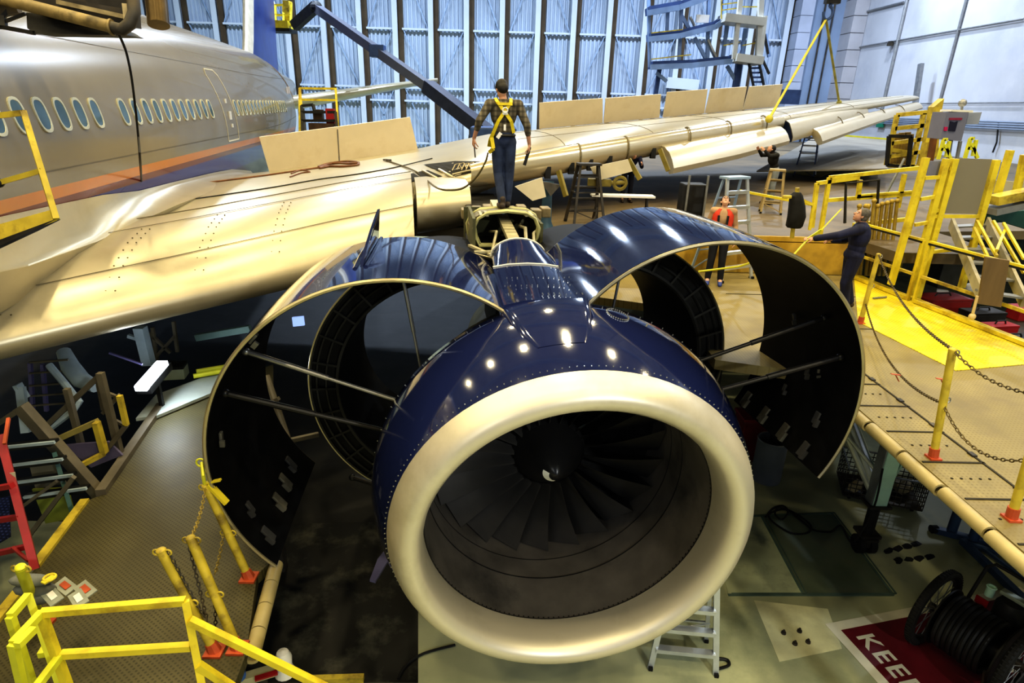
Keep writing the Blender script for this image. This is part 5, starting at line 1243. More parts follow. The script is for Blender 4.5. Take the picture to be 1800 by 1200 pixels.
# ---- overhead dock, upper left, with its cable
t = thing('overhead_dock', 'dark overhead dock frame with a tan pipe above the fuselage', 'dock', at(100, 30, 7.6))
D = lambda x, y, d=7.6: at(x, y, d)
OP = mat('old_pipe_tan', (.26, .20, .09), .5, .1, .35, 4, dirt=(.05, .04, .02), dirt_amt=.7, dirt_scale=3)
MB().path([D(-30, -10), D(20, 2), D(90, 20), D(195, 47)], .075, 14).torus(D(196, 48), .08, .02, 'X', 16, 6).build('tan_pipe', OP, t, smooth=True)
MB().path([D(196, 48), D(215, 52), D(228, 42), D(236, 22), D(234, 0), D(232, -20)], .075, 12).build('pipe_elbow', DKSTEEL, t, smooth=True)
MB().prism([D(46, 22, 7.8), D(130, 25, 7.8), D(205, 52, 7.8), D(222, 62, 7.8), D(60, 59, 7.8), D(48, 50, 7.8)], (0, .4, 0)).build('dark_box', BLACK, t)
MB().bar(D(60, 2, 7.7), D(222, 30, 7.7), .1, .18).bar(D(90, -5, 7.9), D(240, 20, 7.9), .16, .4).bar(D(-20, 18, 7.8), D(30, 8, 7.8), .1, .2).build('dark_beam', DKSTEEL, t)
MB().bar(D(-10, 45, 7.8), D(45, 24, 7.8), .035, .035).bar(D(-10, 45, 7.8), D(60, 58, 7.8), .05, .05).bar(D(0, 30, 7.8), D(2, 48, 7.8), .12, .1).bar(D(-10, 46, 7.8), D(20, 14, 7.8), .05, .05).build('frame_brace', BLACK, t)
MB().bar(D(100, 3, 7.6), D(222, 30, 7.6), .03, .05).bar(D(222, 8, 7.6), D(226, 42, 7.6), .09, .05).build('worn_rail', mat('worn_tan', (.30, .25, .15), .55, 0, .5, 5), t)
tag(MB().tube(D(273, -15, 9), D(279, 44, 9), .15, None, 20).build('hanging_duct', mat('duct_dark_brass', (.09, .06, .02), .35, .5, .5, 2), None, smooth=True), 'dark brassy duct hanging beside the pipe elbow above the fuselage', 'duct')
cp = [D(210, 62, 7.7), at(222, 92, 7.9), at(231, 135, 8.1), at(238, 190, 8.4), at(243, 240, 8.7), at(247, 290, 9.0)] + [on_wing(x, y, .03) for x, y in ((251, 338), (257, 354), (265, 360), (267, 354), (261, 349))]
tag(MB().path(smooth(cp), .016, 6).build('hanging_cable', BLACK, None, smooth=True), 'black cable hanging from the overhead dock down onto the wing', 'cable')
# yellow rail and plank of the wing dock at the left border
t = thing('dock_rail', 'worn yellow dock railing and plank at the left border before the fuselage', 'railing', at(60, 400, 6.2))
J = lambda x, y, d=6.2: at(x, y, d)
MB().bar(J(41, 196), J(99, 385), .055, .055).build('rail_post', YEL2, t)
MB().bar(J(-30, 206), J(43, 198), .055, .055).build('top_rail', YEL2, t); MB().bar(J(-5, 322), J(75, 299), .05, .05).build('mid_rail', YEL2, t); MB().ball(J(-2, 321), .05).build('rail_cap', BLACK, t)
MB().prism([J(-30, 402), J(92, 368), J(100, 384), J(-30, 432)], (0, .0, -.02)).build('plank_face', YEL2, t)
MB().prism([J(-30, 432), J(100, 384), J(60, 404), J(-30, 446)], (0, .05, -.02)).build('plank_under', BLACK, t)
tag(MB().path([on_wing(95, 388, .03), on_wing(115, 387, .03), on_wing(150, 382, .03)], .03, 6).build('cable_end', BLACK, None, smooth=True), 'black cable end lying on the wing at the foot of the dock railing', 'cable')
# hoses lying on the wing
RH = mat('hose_brown', (.16, .07, .03), .5, 0, .3, 5)
def wingpath(pts, r, m, label, nm='wing_hose', cat='hose'): return tag(MB().path(smooth([on_wing(x, y, r) for x, y in pts], 4), r, 6).build(nm, m, None, smooth=True), label, cat)
wingpath(((560, 295), (575, 290), (600, 286), (625, 286), (630, 291), (605, 294), (580, 294), (562, 297), (585, 289), (615, 289), (632, 288)), .028, RH, 'brown hose coiled on the wing before the tall spoiler')
wingpath(((130, 352), (200, 343), (270, 335), (330, 327), (400, 318), (470, 309), (560, 296)), .022, RH, 'brown hose lying along the wing root towards the coil')
wingpath(((160, 380), (260, 362), (380, 345), (480, 330), (560, 316), (620, 308), (690, 296), (760, 279)), .012, BLACK, 'thin dark line lying across the inboard wing')
wingpath(((510, 312), (530, 305), (545, 303), (530, 300), (512, 306)), .016, RH, 'small loose loop of cable on the wing left of the coil')
rp_ = [on_wing(x, y, .03) for x, y in ((676, 283), (700, 291), (730, 303), (750, 318))] + [at(768, 330, 10.4), at(790, 334, 10.2), at(815, 330, 10.1), at(838, 310, 10.0), at(853, 285, 9.9), at(858, 268, 9.85)]
tag(MB().path(smooth(rp_), .017, 6).build('safety_line', mat('line_dark', (.10, .08, .03), .6), None, smooth=True), 'safety line running from the wing anchor to the harness of the man on the pylon', 'rope')
tag(MB().torus(on_wing(678, 283, .03), .05, .02, 'Z', 14, 6).box(on_wing(684, 284, .03), (.12, .06, .05)).build('anchor', DKSTEEL), 'small anchor on the wing where the safety line starts', 'anchor')
# ------------------------------------------------------------------ background
# boom lift behind the tail
BLU = mat('boom_blue', (.13, .14, .175), .4, .1, .1, 1)
jt, bs_ = at(556, 14, 40), at(868, 242, 33)
t = thing('boom_lift', 'long blue boom lift reaching up to the yellow basket by the tail fin', 'lift', V3(bs_.x, bs_.y, LZ2))
md = at(752, 152, 35.6)
MB().bar(jt, md, .55, .5).build('upper_boom', BLU, t); MB().bar(md, bs_, .75, .7).build('lower_boom', mat('boom_dark', (.035, .04, .07), .45, .1, .2), t)
k1 = jt.lerp(md, .58); MB().box(k1, (.9, .9, .7), None, .05).build('boom_collar', DBLUE, t)
k0 = at(517, 46, 41); MB().bar(jt + V3(0, 0, .1), k0, .5, .6).ball(jt, .42).build('jib', BLACK, t)
MB().box(V3(bs_.x, bs_.y, LZ2 + .8), (2.4, 3, 1.0), None, .1).box(V3(bs_.x, bs_.y, (LZ2 + bs_.z) / 2 + .3), (.9, .9, bs_.z - LZ2)).build('lift_base', DBLUE, t)
for dx in (-1.1, 1.1):
    for dy in (-1, 1): MB().tube(V3(bs_.x + dx - .2, bs_.y + dy, LZ2 + .45), V3(bs_.x + dx + .2, bs_.y + dy, LZ2 + .45), .45, None, 20).build('lift_wheel', RUBBER, t)
kb = [at(x, y, 41) for x, y in ((468, 12), (510, 12), (510, 50), (468, 48))]
q = lambda x, y, d=41: at(x, y, d)
for p, r_ in (((468, 10), (470, 48)), ((498, 10), (499, 46)), ((512, 4), (511, 46)), ((468, 10), (512, 8)), ((470, 26), (511, 27)), ((484, 10), (485, 44))): MB().bar(q(*p), q(*r_), .13, .13).bar(q(*p, 42.4), q(*r_, 42.4), .1, .1).build('basket_bar', YEL, t)
MB().box(q(490, 44.5, 41.4), (1.75, 1.6, .45)).build('basket_floor', YEL, t); MB().box(q(490, 54, 41.6), (2.0, 1.6, .2)).build('basket_under', BLACK, t)
MB().box(q(506, 25, 41.2), (.4, .5, 1.6)).build('basket_box', YEL2, t)
MB().box(q(456, 30, 41.5), (.35, .5, 2.0)).box(q(452, 50, 41.5), (1.4, .8, .3)).build('tool_tray', mat('tray_dark', (.04, .03, .03), .6), t)
# tail dock with yellow rails
t = thing('tail_dock', 'small dock with yellow rails and dark machinery beside the broken tail joint', 'dock', at(560, 235, 27))
T_ = lambda x, y, d=27: at(x, y, d)
for p, r_ in (((527, 155), (592, 156)), ((527, 155), (530, 186)), ((590, 156), (595, 232)), ((530, 175), (592, 176)), ((527, 155), (527, 235)), ((592, 205), (595, 232))): MB().bar(T_(*p), T_(*r_), .09, .09).build('yellow_rail', YEL, t)
for p, r_ in (((530, 186), (532, 235)), ((530, 186), (550, 184)), ((550, 184), (553, 195)), ((530, 197), (590, 197)), ((590, 197), (592, 222)), ((530, 212), (588, 212)), ((531, 234), (590, 230))): MB().bar(T_(*p, 26.6), T_(*r_, 26.6), .11, .11).build('dark_frame', BLACK, t)
MB().box(T_(582, 210, 26.8), (.35, .3, .9)).build('red_tank', RED, t); MB().box(T_(560, 203, 26.9), (.4, .3, .5)).box(T_(567, 224, 26.7), (1.1, .4, .35)).build('machine', mat('machine_brown', (.06, .035, .02), .6, 0, .4), t)
MB().box(T_(560, 238, 27), (1.8, 1.0, .15)).bar(T_(560, 240, 27), V3(T_(560, 240, 27).x, T_(560, 240, 27).y, LZ2), .3, .3).build('dock_floor', YEL2, t)
# tail dock tower on the right of the door
YT = 48.0
W = lambda x, y, d=YT: on_y(x, y, d)
t = thing('dock_tower', 'tall blue steel dock tower with three platforms against the hangar door', 'tower', (W(1260, 110).x, YT, LZ2))
LB = mat('tower_light_blue', (.22, .32, .52), .5, .1, .15, 1); LG = mat('tower_pale', (.50, .50, .46), .5, 0, .1, 1)
for pts in (((1138, 20), (1195, 10), (1245, -8)), ((1140, 66), (1195, 60), (1258, 44), (1272, 34)), ((1143, 115), (1215, 112), (1290, 104))):
    for a_, c_ in zip(pts[:-1], pts[1:]): MB().bar(W(*a_), W(*c_), 1.6, .45).build('platform_beam', DBLUE, t); MB().bar(W(a_[0], a_[1] + 3, YT - 1), W(c_[0], c_[1] + 3, YT - 1), .12, .35).build('beam_face', LB, t)
for pts in (((1268, 33), (1337, 41)), ((1288, 102), (1334, 108))): MB().bar(W(*pts[0], YT - 1), W(*pts[1], YT - 1), 1.8, .5).build('platform_pale', LG, t)
for p, r_, w_ in (((1302, -5), (1290, 104), .28), ((1338, -5), (1332, 108), .34), ((1345, 28), (1336, 105), .25)): MB().bar(W(*p, YT - 1.5), W(*r_, YT - 1.5), w_, w_).build('pale_post', LG, t)
for p, r_ in (((1198, 12), (1196, 58)), ((1174, 18), (1172, 62)), ((1246, 0), (1243, 110)), ((1278, 45), (1270, 104)), ((1198, 28), (1212, 52)), ((1221, 66), (1240, 102)), ((1196, 62), (1193, 112)), ((1310, 50), (1304, 100)), ((1275, 0), (1272, 36)), ((1140, 0), (1142, 118)), ((1345, 60), (1352, 100)), ((1154, 128), (1172, 143)), ((1278, 116), (1292, 140))): MB().bar(W(*p), W(*r_), .22, .22).build('blue_post', LB, t)
MB().bar(W(1243, 70), W(1258, 102), .5, .12).bar(W(1213, 30), W(1228, 60), .3, .1).build('stair_flight', LG, t)
for p, r_ in (((1268, 8), (1300, 4)), ((1268, 18), (1300, 14)), ((1268, 0), (1268, 33)), ((1302, 12), (1335, 12)), ((1305, 80), (1335, 74)), ((1272, 80), (1300, 74)), ((1145, 58), (1200, 52)), ((1145, 104), (1215, 96))): MB().bar(W(*p, YT - 1.2), W(*r_, YT - 1.2), .07, .07).build('tower_rail', YEL2, t)
MB().box(W(1235, 33, YT - .5), (.9, .1, .5)).build('white_plate', WHITE, t)
for k in range(9):
    f = k / 8; MB().bar(W(1316 + 12 * f, 112 + 64 * f, YT - 1), W(1336 + 9 * f, 111 + 66 * f, YT - 1), .3, .12).build('ladder_tread', DBLUE, t)
for p, r_ in (((1316, 110), (1330, 178)), ((1334, 108), (1348, 178)), ((1336, 95), (1352, 130)), ((1344, 60), (1350, 95))): MB().bar(W(*p, YT - 1.2), W(*r_, YT - 1.2), .14, .14).build('ladder_side', BLACK, t)
MB().bar(V3(W(1300, 110).x, YT, LZ2), W(1300, 104), .4, .4).bar(V3(W(1160, 110).x, YT + 1, LZ2), W(1160, 114, YT + 1), .3, .3).build('tower_leg', DBLUE, t)
tag(MB().bar(W(1171, 145, 59.2), W(1227, 150, 59.2), .6, .9).build('pale_duct', COLF), 'pale horizontal duct low on the hangar door under the dock tower', 'duct')
t = thing('yellow_rail', 'small yellow railing in front of the tan pier behind the wing', 'railing', W(1352, 175, 44))
for p, r_ in (((1343, 153), (1358, 153)), ((1343, 153), (1342, 172)), ((1358, 153), (1357, 172)), ((1345, 165), (1357, 165))): MB().bar(W(*p, 44), W(*r_, 44), .1, .1).build('rail_bar', YEL, t)
MB().box(W(1372, 170, 44), (2.4, .6, .9)).build('dark_case', DBLUE, t)
# crane hook and lifting straps
hk = at(1452, 34, 21.5); s_a = on_wing(1353, 209, .0); s_b = at(1475, 180, 24.6)
t = thing('crane_hook', 'black crane hook block above the wing', 'hook', hk)
MB().tube(hk + V3(0, 0, .9), V3(hk.x, hk.y, CZ), .03).tube(hk + V3(.2, 0, .9), V3(hk.x + .2, hk.y, CZ), .03).build('hoist_rope', DKSTEEL, t)
MB().ball(hk + V3(.1, 0, .85), .34, (1.1, .6, .9), 16).box(hk + V3(.1, 0, .55), (.5, .22, .12)).build('hook_block', BLACK, t, smooth=True)
MB().path([hk + V3(.03 + .16 * math.sin(R(a_)), 0, .2 + .2 * math.cos(R(a_))) for a_ in range(0, 300, 20)] , .05, 8).tube(hk + V3(.05, 0, .4), hk + V3(.1, 0, .6), .06).build('hook', DBLUE, t, smooth=True)
YST = mat('yellow_webbing', (.50, .44, .07), .7, 0, .15, 3)
ft = at(1352, 209, 19.2)
tag(MB().bar(hk, ft, .075, .03).ball(ft, .12).build('lifting_strap', YST), 'left yellow lifting strap slanting down from the crane hook to the slat', 'strap')
tag(MB().bar(hk, s_b, .08, .03).ball(s_b, .1).build('lifting_strap', mat('olive_webbing', (.30, .28, .08), .7, 0, .3, 3)), 'right olive lifting strap from the crane hook to the outer end of the slat', 'strap')
# right background
def pxy(x, y, d): return on_y(x, y, d)
tag(MB().bar(on_x(1619, 112, XR - 1.2), on_x(1607, 196, XR - 1.2), .35, .25).build('steel_beam', STEEL), 'upright grey steel beam behind the wing tip', 'beam')
frame_thing('cage_gate', 'yellow and black cage gate with poles inside, beyond the ramp', 'gate', pxy(1560, 292, 19),
            [(pxy(*p, 19), pxy(*q_, 19)) for p, q_ in (((1577, 202), (1640, 196)), ((1577, 202), (1558, 290)), ((1624, 199), (1602, 293)), ((1640, 196), (1615, 293)), ((1572, 226), (1636, 219)), ((1566, 252), (1630, 243)), ((1565, 263), (1600, 268)), ((1563, 275), (1622, 266)), ((1562, 291), (1616, 293)))], YEL2, w=.11)
t = thing('black_frame', 'black square frame of the cage beyond the ramp', 'frame', pxy(1580, 292, 18.6))
for p, q_ in (((1563, 239), (1602, 240)), ((1563, 239), (1559, 290)), ((1602, 240), (1596, 293)), ((1559, 290), (1596, 293))): MB().bar(pxy(*p, 18.6), pxy(*q_, 18.6), .09, .09).build('frame_bar', BLACK, t)
random.seed(9)
for k in range(6): 
    x = 1572 + 5 * k; tag(MB().tube(pxy(x + 4, 236 + random.uniform(-4, 3), 19.6), pxy(x - 5, 290, 19.6), .09, None, 8).build('upright_pole', mat('pole_brown', (.20, .14, .04), .6, 0, .5, 5)), 'one of the brown poles standing inside the cage', 'pole', 'brown poles in the cage')
t = thing('yellow_mast', 'leaning yellow mast with diagonal bracing beside the control cabinet', 'mast', pxy(1630, 290, 17.5))
MB().prism([pxy(x, y, 17.5) for x, y in ((1660, 173), (1652, 210), (1650, 270), (1634, 290), (1624, 290), (1642, 188))], (0, .25, 0)).build('mast_panel', YEL2, t)
MB().bar(pxy(1643, 232, 17.2), pxy(1634, 285, 17.2), .16, .1).build('rust_slot', mat('rust_brown', (.16, .07, .02), .7, 0, .4), t)
for p, q_ in (((1655, 195), (1636, 235)), ((1657, 215), (1640, 230)), ((1640, 200), (1630, 250))): MB().bar(pxy(*p, 17.2), pxy(*q_, 17.2), .06, .06).build('mast_brace', YEL, t)
t = thing('control_cabinet', 'grey control cabinet with a red and blue face on legs before the pale wall', 'cabinet', pxy(1690, 285, 15))
K2 = lambda x, y, d=15: pxy(x, y, d)
MB().prism([K2(1664, 197), K2(1703, 197), K2(1690, 248), K2(1653, 244)], (0, .5, 0)).build('cabinet_body', PANELG, t)
MB().prism([K2(1703, 198, 15.2), K2(1726, 197, 15.2), K2(1720, 218, 15.2), K2(1698, 219, 15.2)], (0, .4, 0)).build('side_box', mat('side_box_grey', (.30, .33, .42), .5), t)
MB().prism([K2(1678, 215, 14.97), K2(1684, 213, 14.97), K2(1679, 231, 14.97), K2(1668, 230, 14.97), K2(1671, 213, 14.97)], (0, .03, 0)).build('display', mat('display_black', (.02, .02, .05), .3), t)
MB().prism([K2(1670, 207, 14.97), K2(1692, 207, 14.97), K2(1691, 211, 14.97), K2(1669, 211, 14.97)], (0, .03, 0)).build('red_strip', mat('strip_maroon', (.25, .03, .08), .5), t)
MB().prism([K2(1661, 223, 14.97), K2(1666, 223, 14.97), K2(1665, 230, 14.97), K2(1660, 230, 14.97)], (0, .03, 0)).build('red_button', mat('magenta', (.45, .02, .12), .4), t)
MB().prism([K2(1673, 192.5), K2(1711, 194), K2(1710, 198), K2(1672, 196)], (0, .4, 0)).build('white_top', WHITE, t)
MB().bar(K2(1672, 245, 15.2), K2(1665, 290, 15.2), .06, .06).bar(K2(1688, 248, 15.2), K2(1680, 290, 15.2), .06, .06).bar(K2(1692, 180, 15.2), K2(1690, 196, 15.2), .04, .04).ball(K2(1692, 181, 15.2), .09).build('cabinet_leg', STEEL, t)
for k, (x, y) in enumerate(((1653, 262), (1700, 260))):
    t = thing('yellow_trestle', ('left' if k == 0 else 'right') + ' of the two yellow trestles below the grey control cabinet', 'trestle', K2(x, y + 18, 14))
    for p, q_ in (((x + 6, y - 17), (x - 4, y + 18)), ((x + 7, y - 8), (x + 18, y + 18)), ((x + 6, y - 17), (x + 12, y - 17)), ((x, y), (x + 12, y + 2)), ((x + 16, y - 14), (x + 10, y + 14))): MB().bar(K2(*p, 14), K2(*q_, 14), .06, .06).build('trestle_bar', YGRN, t)
t = thing('side_platform', 'raised tan platform with yellow posts and green beams at the right border', 'platform', pxy(1770, 400, 12.5))
K3 = lambda x, y, d=12.5: pxy(x, y, d)
MB().prism([K3(1738, 316), K3(1815, 321), K3(1815, 352), K3(1728, 342)], (0, .05, 0)).build('back_panel', mat('panel_pale_tan', (.46, .42, .32), .6, 0, .1, 2), t)
MB().bar(K3(1745, 352, 11.5), K3(1815, 338, 11.5), .3, .16).build('yellow_edge', YEL2, t); MB().bar(K3(1735, 370, 11.6), K3(1815, 352, 11.6), .5, .12).build('grey_edge', STEEL, t)
MB().bar(K3(1725, 368, 12), K3(1815, 395, 12), .3, .22).bar(K3(1730, 382, 12), K3(1815, 376, 12), .2, .2).bar(K3(1740, 362, 12.2), K3(1735, 395, 12.2), .15, .15).build('green_beam', DGREEN, t)
for p, q_ in (((1776, 264), (1752, 345)), ((1801, 272), (1787, 336))): MB().bar(K3(*p, 11.8), K3(*q_, 11.8), .1, .1).build('yellow_post', YEL, t)
MB().bar(K3(1752, 340, 11.7), K3(1750, 348, 11.7), .16, .16).bar(K3(1796, 336, 11.7), K3(1795, 346, 11.7), .16, .16).build('post_foot', BLACK, t)
tag(MB().box(on_x(1551, 212, SX) + V3(-.1, 0, 0), (.1, .9, 1.0)).build('green_sign', mat('sign_green', (.02, .22, .14), .5)), 'small green sign low on the pale wall below the wing tip', 'sign')
pts = [on_x(x, y, SX - .05) for x, y in ((1755, 216), (1752, 250), (1745, 268))]; tag(MB().path(pts, .05, 6).build('wall_cable', BLACK), 'black cable dropping down the pale wall right of the control cabinet', 'cable')
# ------------------------------------------------------------------ people
SKIN = mat('skin', (.48, .27, .18), .5, 0, .08, 6)
HAIRB = mat('hair_black', (.012, .010, .009), .6, 0, .4, 30)
HAIRG = mat('hair_grey', (.10, .09, .08), .6, 0, .4, 30)
DENIM = mat('denim_blue', (.035, .05, .10), .8, 0, .4, 7, bump=.3)
NAVYC = mat('coverall_navy', (.009, .012, .048), .75, 0, .3, 6, bump=.3)
BOOT = mat('boot_brown', (.05, .035, .025), .6, 0, .3, 8)
def voxel(b, name, m, parent, vox, it=6, M=None):
    o = b.build(name, m, None)
    md = o.modifiers.new('r', 'REMESH'); md.mode = 'VOXEL'; md.voxel_size = vox
    if it: m2 = o.modifiers.new('s', 'SMOOTH'); m2.iterations = it; m2.factor = .5
    dg = bpy.context.evaluated_depsgraph_get(); me = bpy.data.meshes.new_from_object(o.evaluated_get(dg)); me.name = name
    old = o.data; o.modifiers.clear(); o.data = me; bpy.data.meshes.remove(old)
    me.materials.clear(); me.materials.append(m)
    for p in me.polygons: p.use_smooth = True
    if M is not None: me.transform(M)
    if parent is not None: me.transform(wm(parent).inverted()); o.parent = parent
    return o
def cap(b, p, q, r0, r1, seg=14):
    b.tube(p, q, r0, r1, seg); b.ball(p, r0, (1, 1, 1), seg); b.ball(q, r1, (1, 1, 1), seg)
def lerp(p, q, k): return Vector(p).lerp(Vector(q), k)
BASE = dict(pel=(0, 0, .96), wai=(0, 0, 1.08), che=(0, .01, 1.30), nek=(0, 0, 1.47), hed=(0, .02, 1.63), shL=(-.18, 0, 1.42), shR=(.18, 0, 1.42), elL=(-.25, -.02, 1.14), elR=(.25, -.02, 1.14), wrL=(-.26, .06, .90), wrR=(.26, .06, .90),
            hiL=(-.09, 0, .92), hiR=(.09, 0, .92), knL=(-.10, .03, .50), knR=(.10, .03, .50), anL=(-.10, -.02, .09), anR=(.10, -.02, .09), toL=(-.12, .17, .035), toR=(.12, .17, .035))
def torso(b, J, k, sh=True):
    for c, s in ((J['pel'], (.165, .115, .12)), (J['wai'], (.145, .105, .13)), (J['che'], (.175, .125, .19)), (lerp(J['che'], J['nek'], .6), (.155, .095, .09))):
        b.ball(c, 1, [x * k for x in s], 18)
    cap(b, J['shL'], J['shR'], .07 * k, .07 * k)
def head_rot(look):  # look = unit direction of the face
    y = Vector(look).normalized(); x = y.cross(V3(0, 0, 1)); x = x.normalized() if x.length > 1e-3 else V3(1, 0, 0); z = x.cross(y)
    return Matrix((x, y, z)).transposed()
def hand(b, wr, d, palm_n, curl=.6, spread=.12, side=1):
    """palm, four unequal bent fingers and a thumb off the side of the palm; d = direction of the hand, palm_n = out of the palm"""
    d = Vector(d).normalized(); n = Vector(palm_n); n = (n - d * n.dot(d)).normalized(); s = d.cross(n) * side; wr = Vector(wr)
    for k in (-1, 0, 1): cap(b, wr + d * .02 + s * .018 * k, wr + d * .085 + s * .026 * k, .017, .014, 10)
    for i, (o, L_) in enumerate(((-.034, .068), (-.012, .080), (.011, .074), (.032, .058))):
        p = wr + d * .088 + s * o; dirn = (d + s * o * 3 * spread).normalized()
        for j, f in enumerate((.45, .32, .23)):
            a = curl * (.5 + .55 * j); dd = dirn * math.cos(a) + n * math.sin(a); q = p + dd * L_ * f; cap(b, p, q, .0098 - .001 * j, .009 - .001 * j, 8); p = q
    p = wr + d * .03 - s * .03; 
    for j, f in enumerate((.04, .032, .026)):
        dd = (d * .75 - s * (.7 - .35 * j) + n * (.25 + .3 * j * curl)).normalized(); q = p + dd * f; cap(b, p, q, .0125 - .0015 * j, .0115 - .0015 * j, 8); p = q
def person(name, label, loc, rotz, J=None, look=(0, 1, 0), top=None, legs=None, hair=None, hands=None, vox=.0085, height=1.78, sleeves=True, glasses=False, hairlen=1.0, boot=None, skin=SKIN, bulk=1.0):
    j = {k: Vector(v) for k, v in BASE.items()}
    for k, v in (J or {}).items(): j[k] = Vector(v)
    t = thing(name, label, 'person', loc, rotz); s = height / 1.78; M = wm(t) @ Matrix.Scale(s, 4)
    b = MB(); torso(b, j, .93)
    cap(b, j['nek'] - (j['hed'] - j['nek']) * .35, lerp(j['nek'], j['hed'], .55), .058, .052)
    for S_ in 'LR':
        cap(b, j['sh' + S_], j['el' + S_], .050, .038); cap(b, j['el' + S_], j['wr' + S_], .040, .026)
        cap(b, j['hi' + S_], j['kn' + S_], .082, .052); cap(b, j['kn' + S_], j['an' + S_], .054, .036); cap(b, j['an' + S_], j['to' + S_], .04, .034)
    hr = head_rot(look); hc_ = j['hed']; hp = lambda x, y, z: hc_ + hr @ V3(x, y, z)
    b.ball(hp(0, -.012, .03), 1, (.076, .095, .092), 20, hr); b.ball(hp(0, .018, -.035), 1, (.062, .075, .085), 18, hr); b.ball(hp(0, .05, -.095), .03, (1.15, .9, .8), 10, hr)
    cap(b, hp(0, .088, .005), hp(0, .107, -.03), .011, .016, 8); b.ball(hp(0, .083, -.068), .02, (1.3, .55, .55), 8, hr)
    for q in (-1, 1):
        b.ball(hp(.077 * q, -.01, -.012), .022, (.45, .8, 1.4), 10, hr); b.ball(hp(.03 * q, .082, .028), .02, (1.2, .5, .5), 8, hr)
    hs = hands or {}
    for S_, sg in (('L', -1), ('R', 1)):
        h = hs.get(S_, {}); d = j['wr' + S_] - j['el' + S_]
        hand(b, j['wr' + S_], h.get('d', d), h.get('n', (-sg * .9, .3, 0)), h.get('curl', .55), .12, h.get('side', sg))
    body = voxel(b, 'body', skin, t, .0062 if vox < .009 else vox, 4, M)
    for q in (-1, 1):
        MB().ball(hp(.031 * q, .086, .006), .0115, (1.3, .6, .75), 10, hr).build('eye', WHITE, body, M, smooth=True)
        MB().ball(hp(.031 * q, .092, .006), .0055, (1, .6, 1), 8, hr).build('pupil', BLACK, body, M, smooth=True)
    MB().ball(hp(0, .094, -.068), .012, (1.9, .4, .35), 8, hr).build('mouth', mat('lip', (.32, .12, .1), .5), body, M, smooth=True)
    if hair:
        b = MB(); b.ball(hp(0, -.024, .045), 1, (.086, .100, .092), 20, hr); b.ball(hp(0, -.055, -.01), 1, (.078, .07, .085 * hairlen), 16, hr)
        for q in (-1, 1): b.ball(hp(.07 * q, -.01, .035), 1, (.018, .05, .05), 10, hr)
        voxel(b, 'hair', hair, t, .009, 2, M)
    # clothes
    b = MB(); torso(b, j, 1.06 * bulk)
    for S_ in 'LR':
        cap(b, j['sh' + S_], j['el' + S_], .066 * bulk, .054 * bulk); e_ = lerp(j['el' + S_], j['wr' + S_], sleeves if isinstance(sleeves, float) else .93); cap(b, j['el' + S_], e_, .055 * bulk, .042 * bulk)
    b.tube(lerp(j['che'], j['nek'], .8), lerp(j['nek'], j['hed'], .12), .085, .068, 16)
    sh = voxel(b, 'shirt', top, t, vox, 5, M)
    b = MB(); b.ball(j['pel'], 1, (.175 * bulk, .128 * bulk, .12), 18); cap(b, j['hiL'], j['hiR'], .1, .1)
    b.ball(lerp(j['pel'], j['wai'], .55), 1, (.155, .115, .09), 18)
    for S_ in 'LR': cap(b, j['hi' + S_], j['kn' + S_], .098 * bulk, .072 * bulk); cap(b, j['kn' + S_], lerp(j['kn' + S_], j['an' + S_], .92), .072 * bulk, .06 * bulk)
    tr = voxel(b, 'trousers', legs, t, vox, 5, M)
    for S_ in 'LR':
        b = MB(); cap(b, j['an' + S_] + V3(0, -.03, -.035), j['to' + S_] + V3(0, .02, 0), .048, .042); cap(b, j['an' + S_] + V3(0, 0, .06), j['an' + S_] - V3(0, 0, .03), .05, .05); voxel(b, 'boot', boot or BOOT, t, .01, 3, M)
    if glasses:
        b = MB()
        for q in (-1, 1): b.torus(hp(.034 * q, .103, .006), .024, .0035, 'Y', 18, 5, M=hr); b.tube(hp(.058 * q, .1, .012), hp(.08 * q, 0, .012), .0035)
        b.tube(hp(-.01, .105, .01), hp(.01, .105, .01), .0035); b.build('glasses', BLACK, body, M)
    return t, j, M, hp
# plaid shirt
PLAID = mat('plaid_shirt', (.10, .085, .06), .8, 0, .25, 5)
nt = PLAID.node_tree; N = nt.nodes; L = nt.links; bs = N['Principled BSDF']; src = bs.inputs['Base Color'].links[0].from_socket
tc = N.new('ShaderNodeTexCoord'); 
for ax, fq, off in (('X', 90, 0), ('Z', 90, 1.0)):
    sx = N.new('ShaderNodeSeparateXYZ'); L.new(tc.outputs['Object'], sx.inputs[0]); m1 = N.new('ShaderNodeMath'); m1.operation = 'MULTIPLY'; L.new(sx.outputs[ax], m1.inputs[0]); m1.inputs[1].default_value = fq
    s1_ = N.new('ShaderNodeMath'); s1_.operation = 'SINE'; L.new(m1.outputs[0], s1_.inputs[0]); g1 = N.new('ShaderNodeMath'); g1.operation = 'GREATER_THAN'; L.new(s1_.outputs[0], g1.inputs[0]); g1.inputs[1].default_value = .35
    mm = N.new('ShaderNodeMath'); mm.operation = 'MULTIPLY'; L.new(g1.outputs[0], mm.inputs[0]); mm.inputs[1].default_value = .5
    mx = N.new('ShaderNodeMix'); mx.data_type = 'RGBA'; L.new(mm.outputs[0], mx.inputs[0]); L.new(src, mx.inputs[6]); mx.inputs[7].default_value = (.27, .24, .17, 1) if ax == 'X' else (.02, .02, .018, 1); src = mx.outputs[2]
L.new(src, bs.inputs['Base Color'])
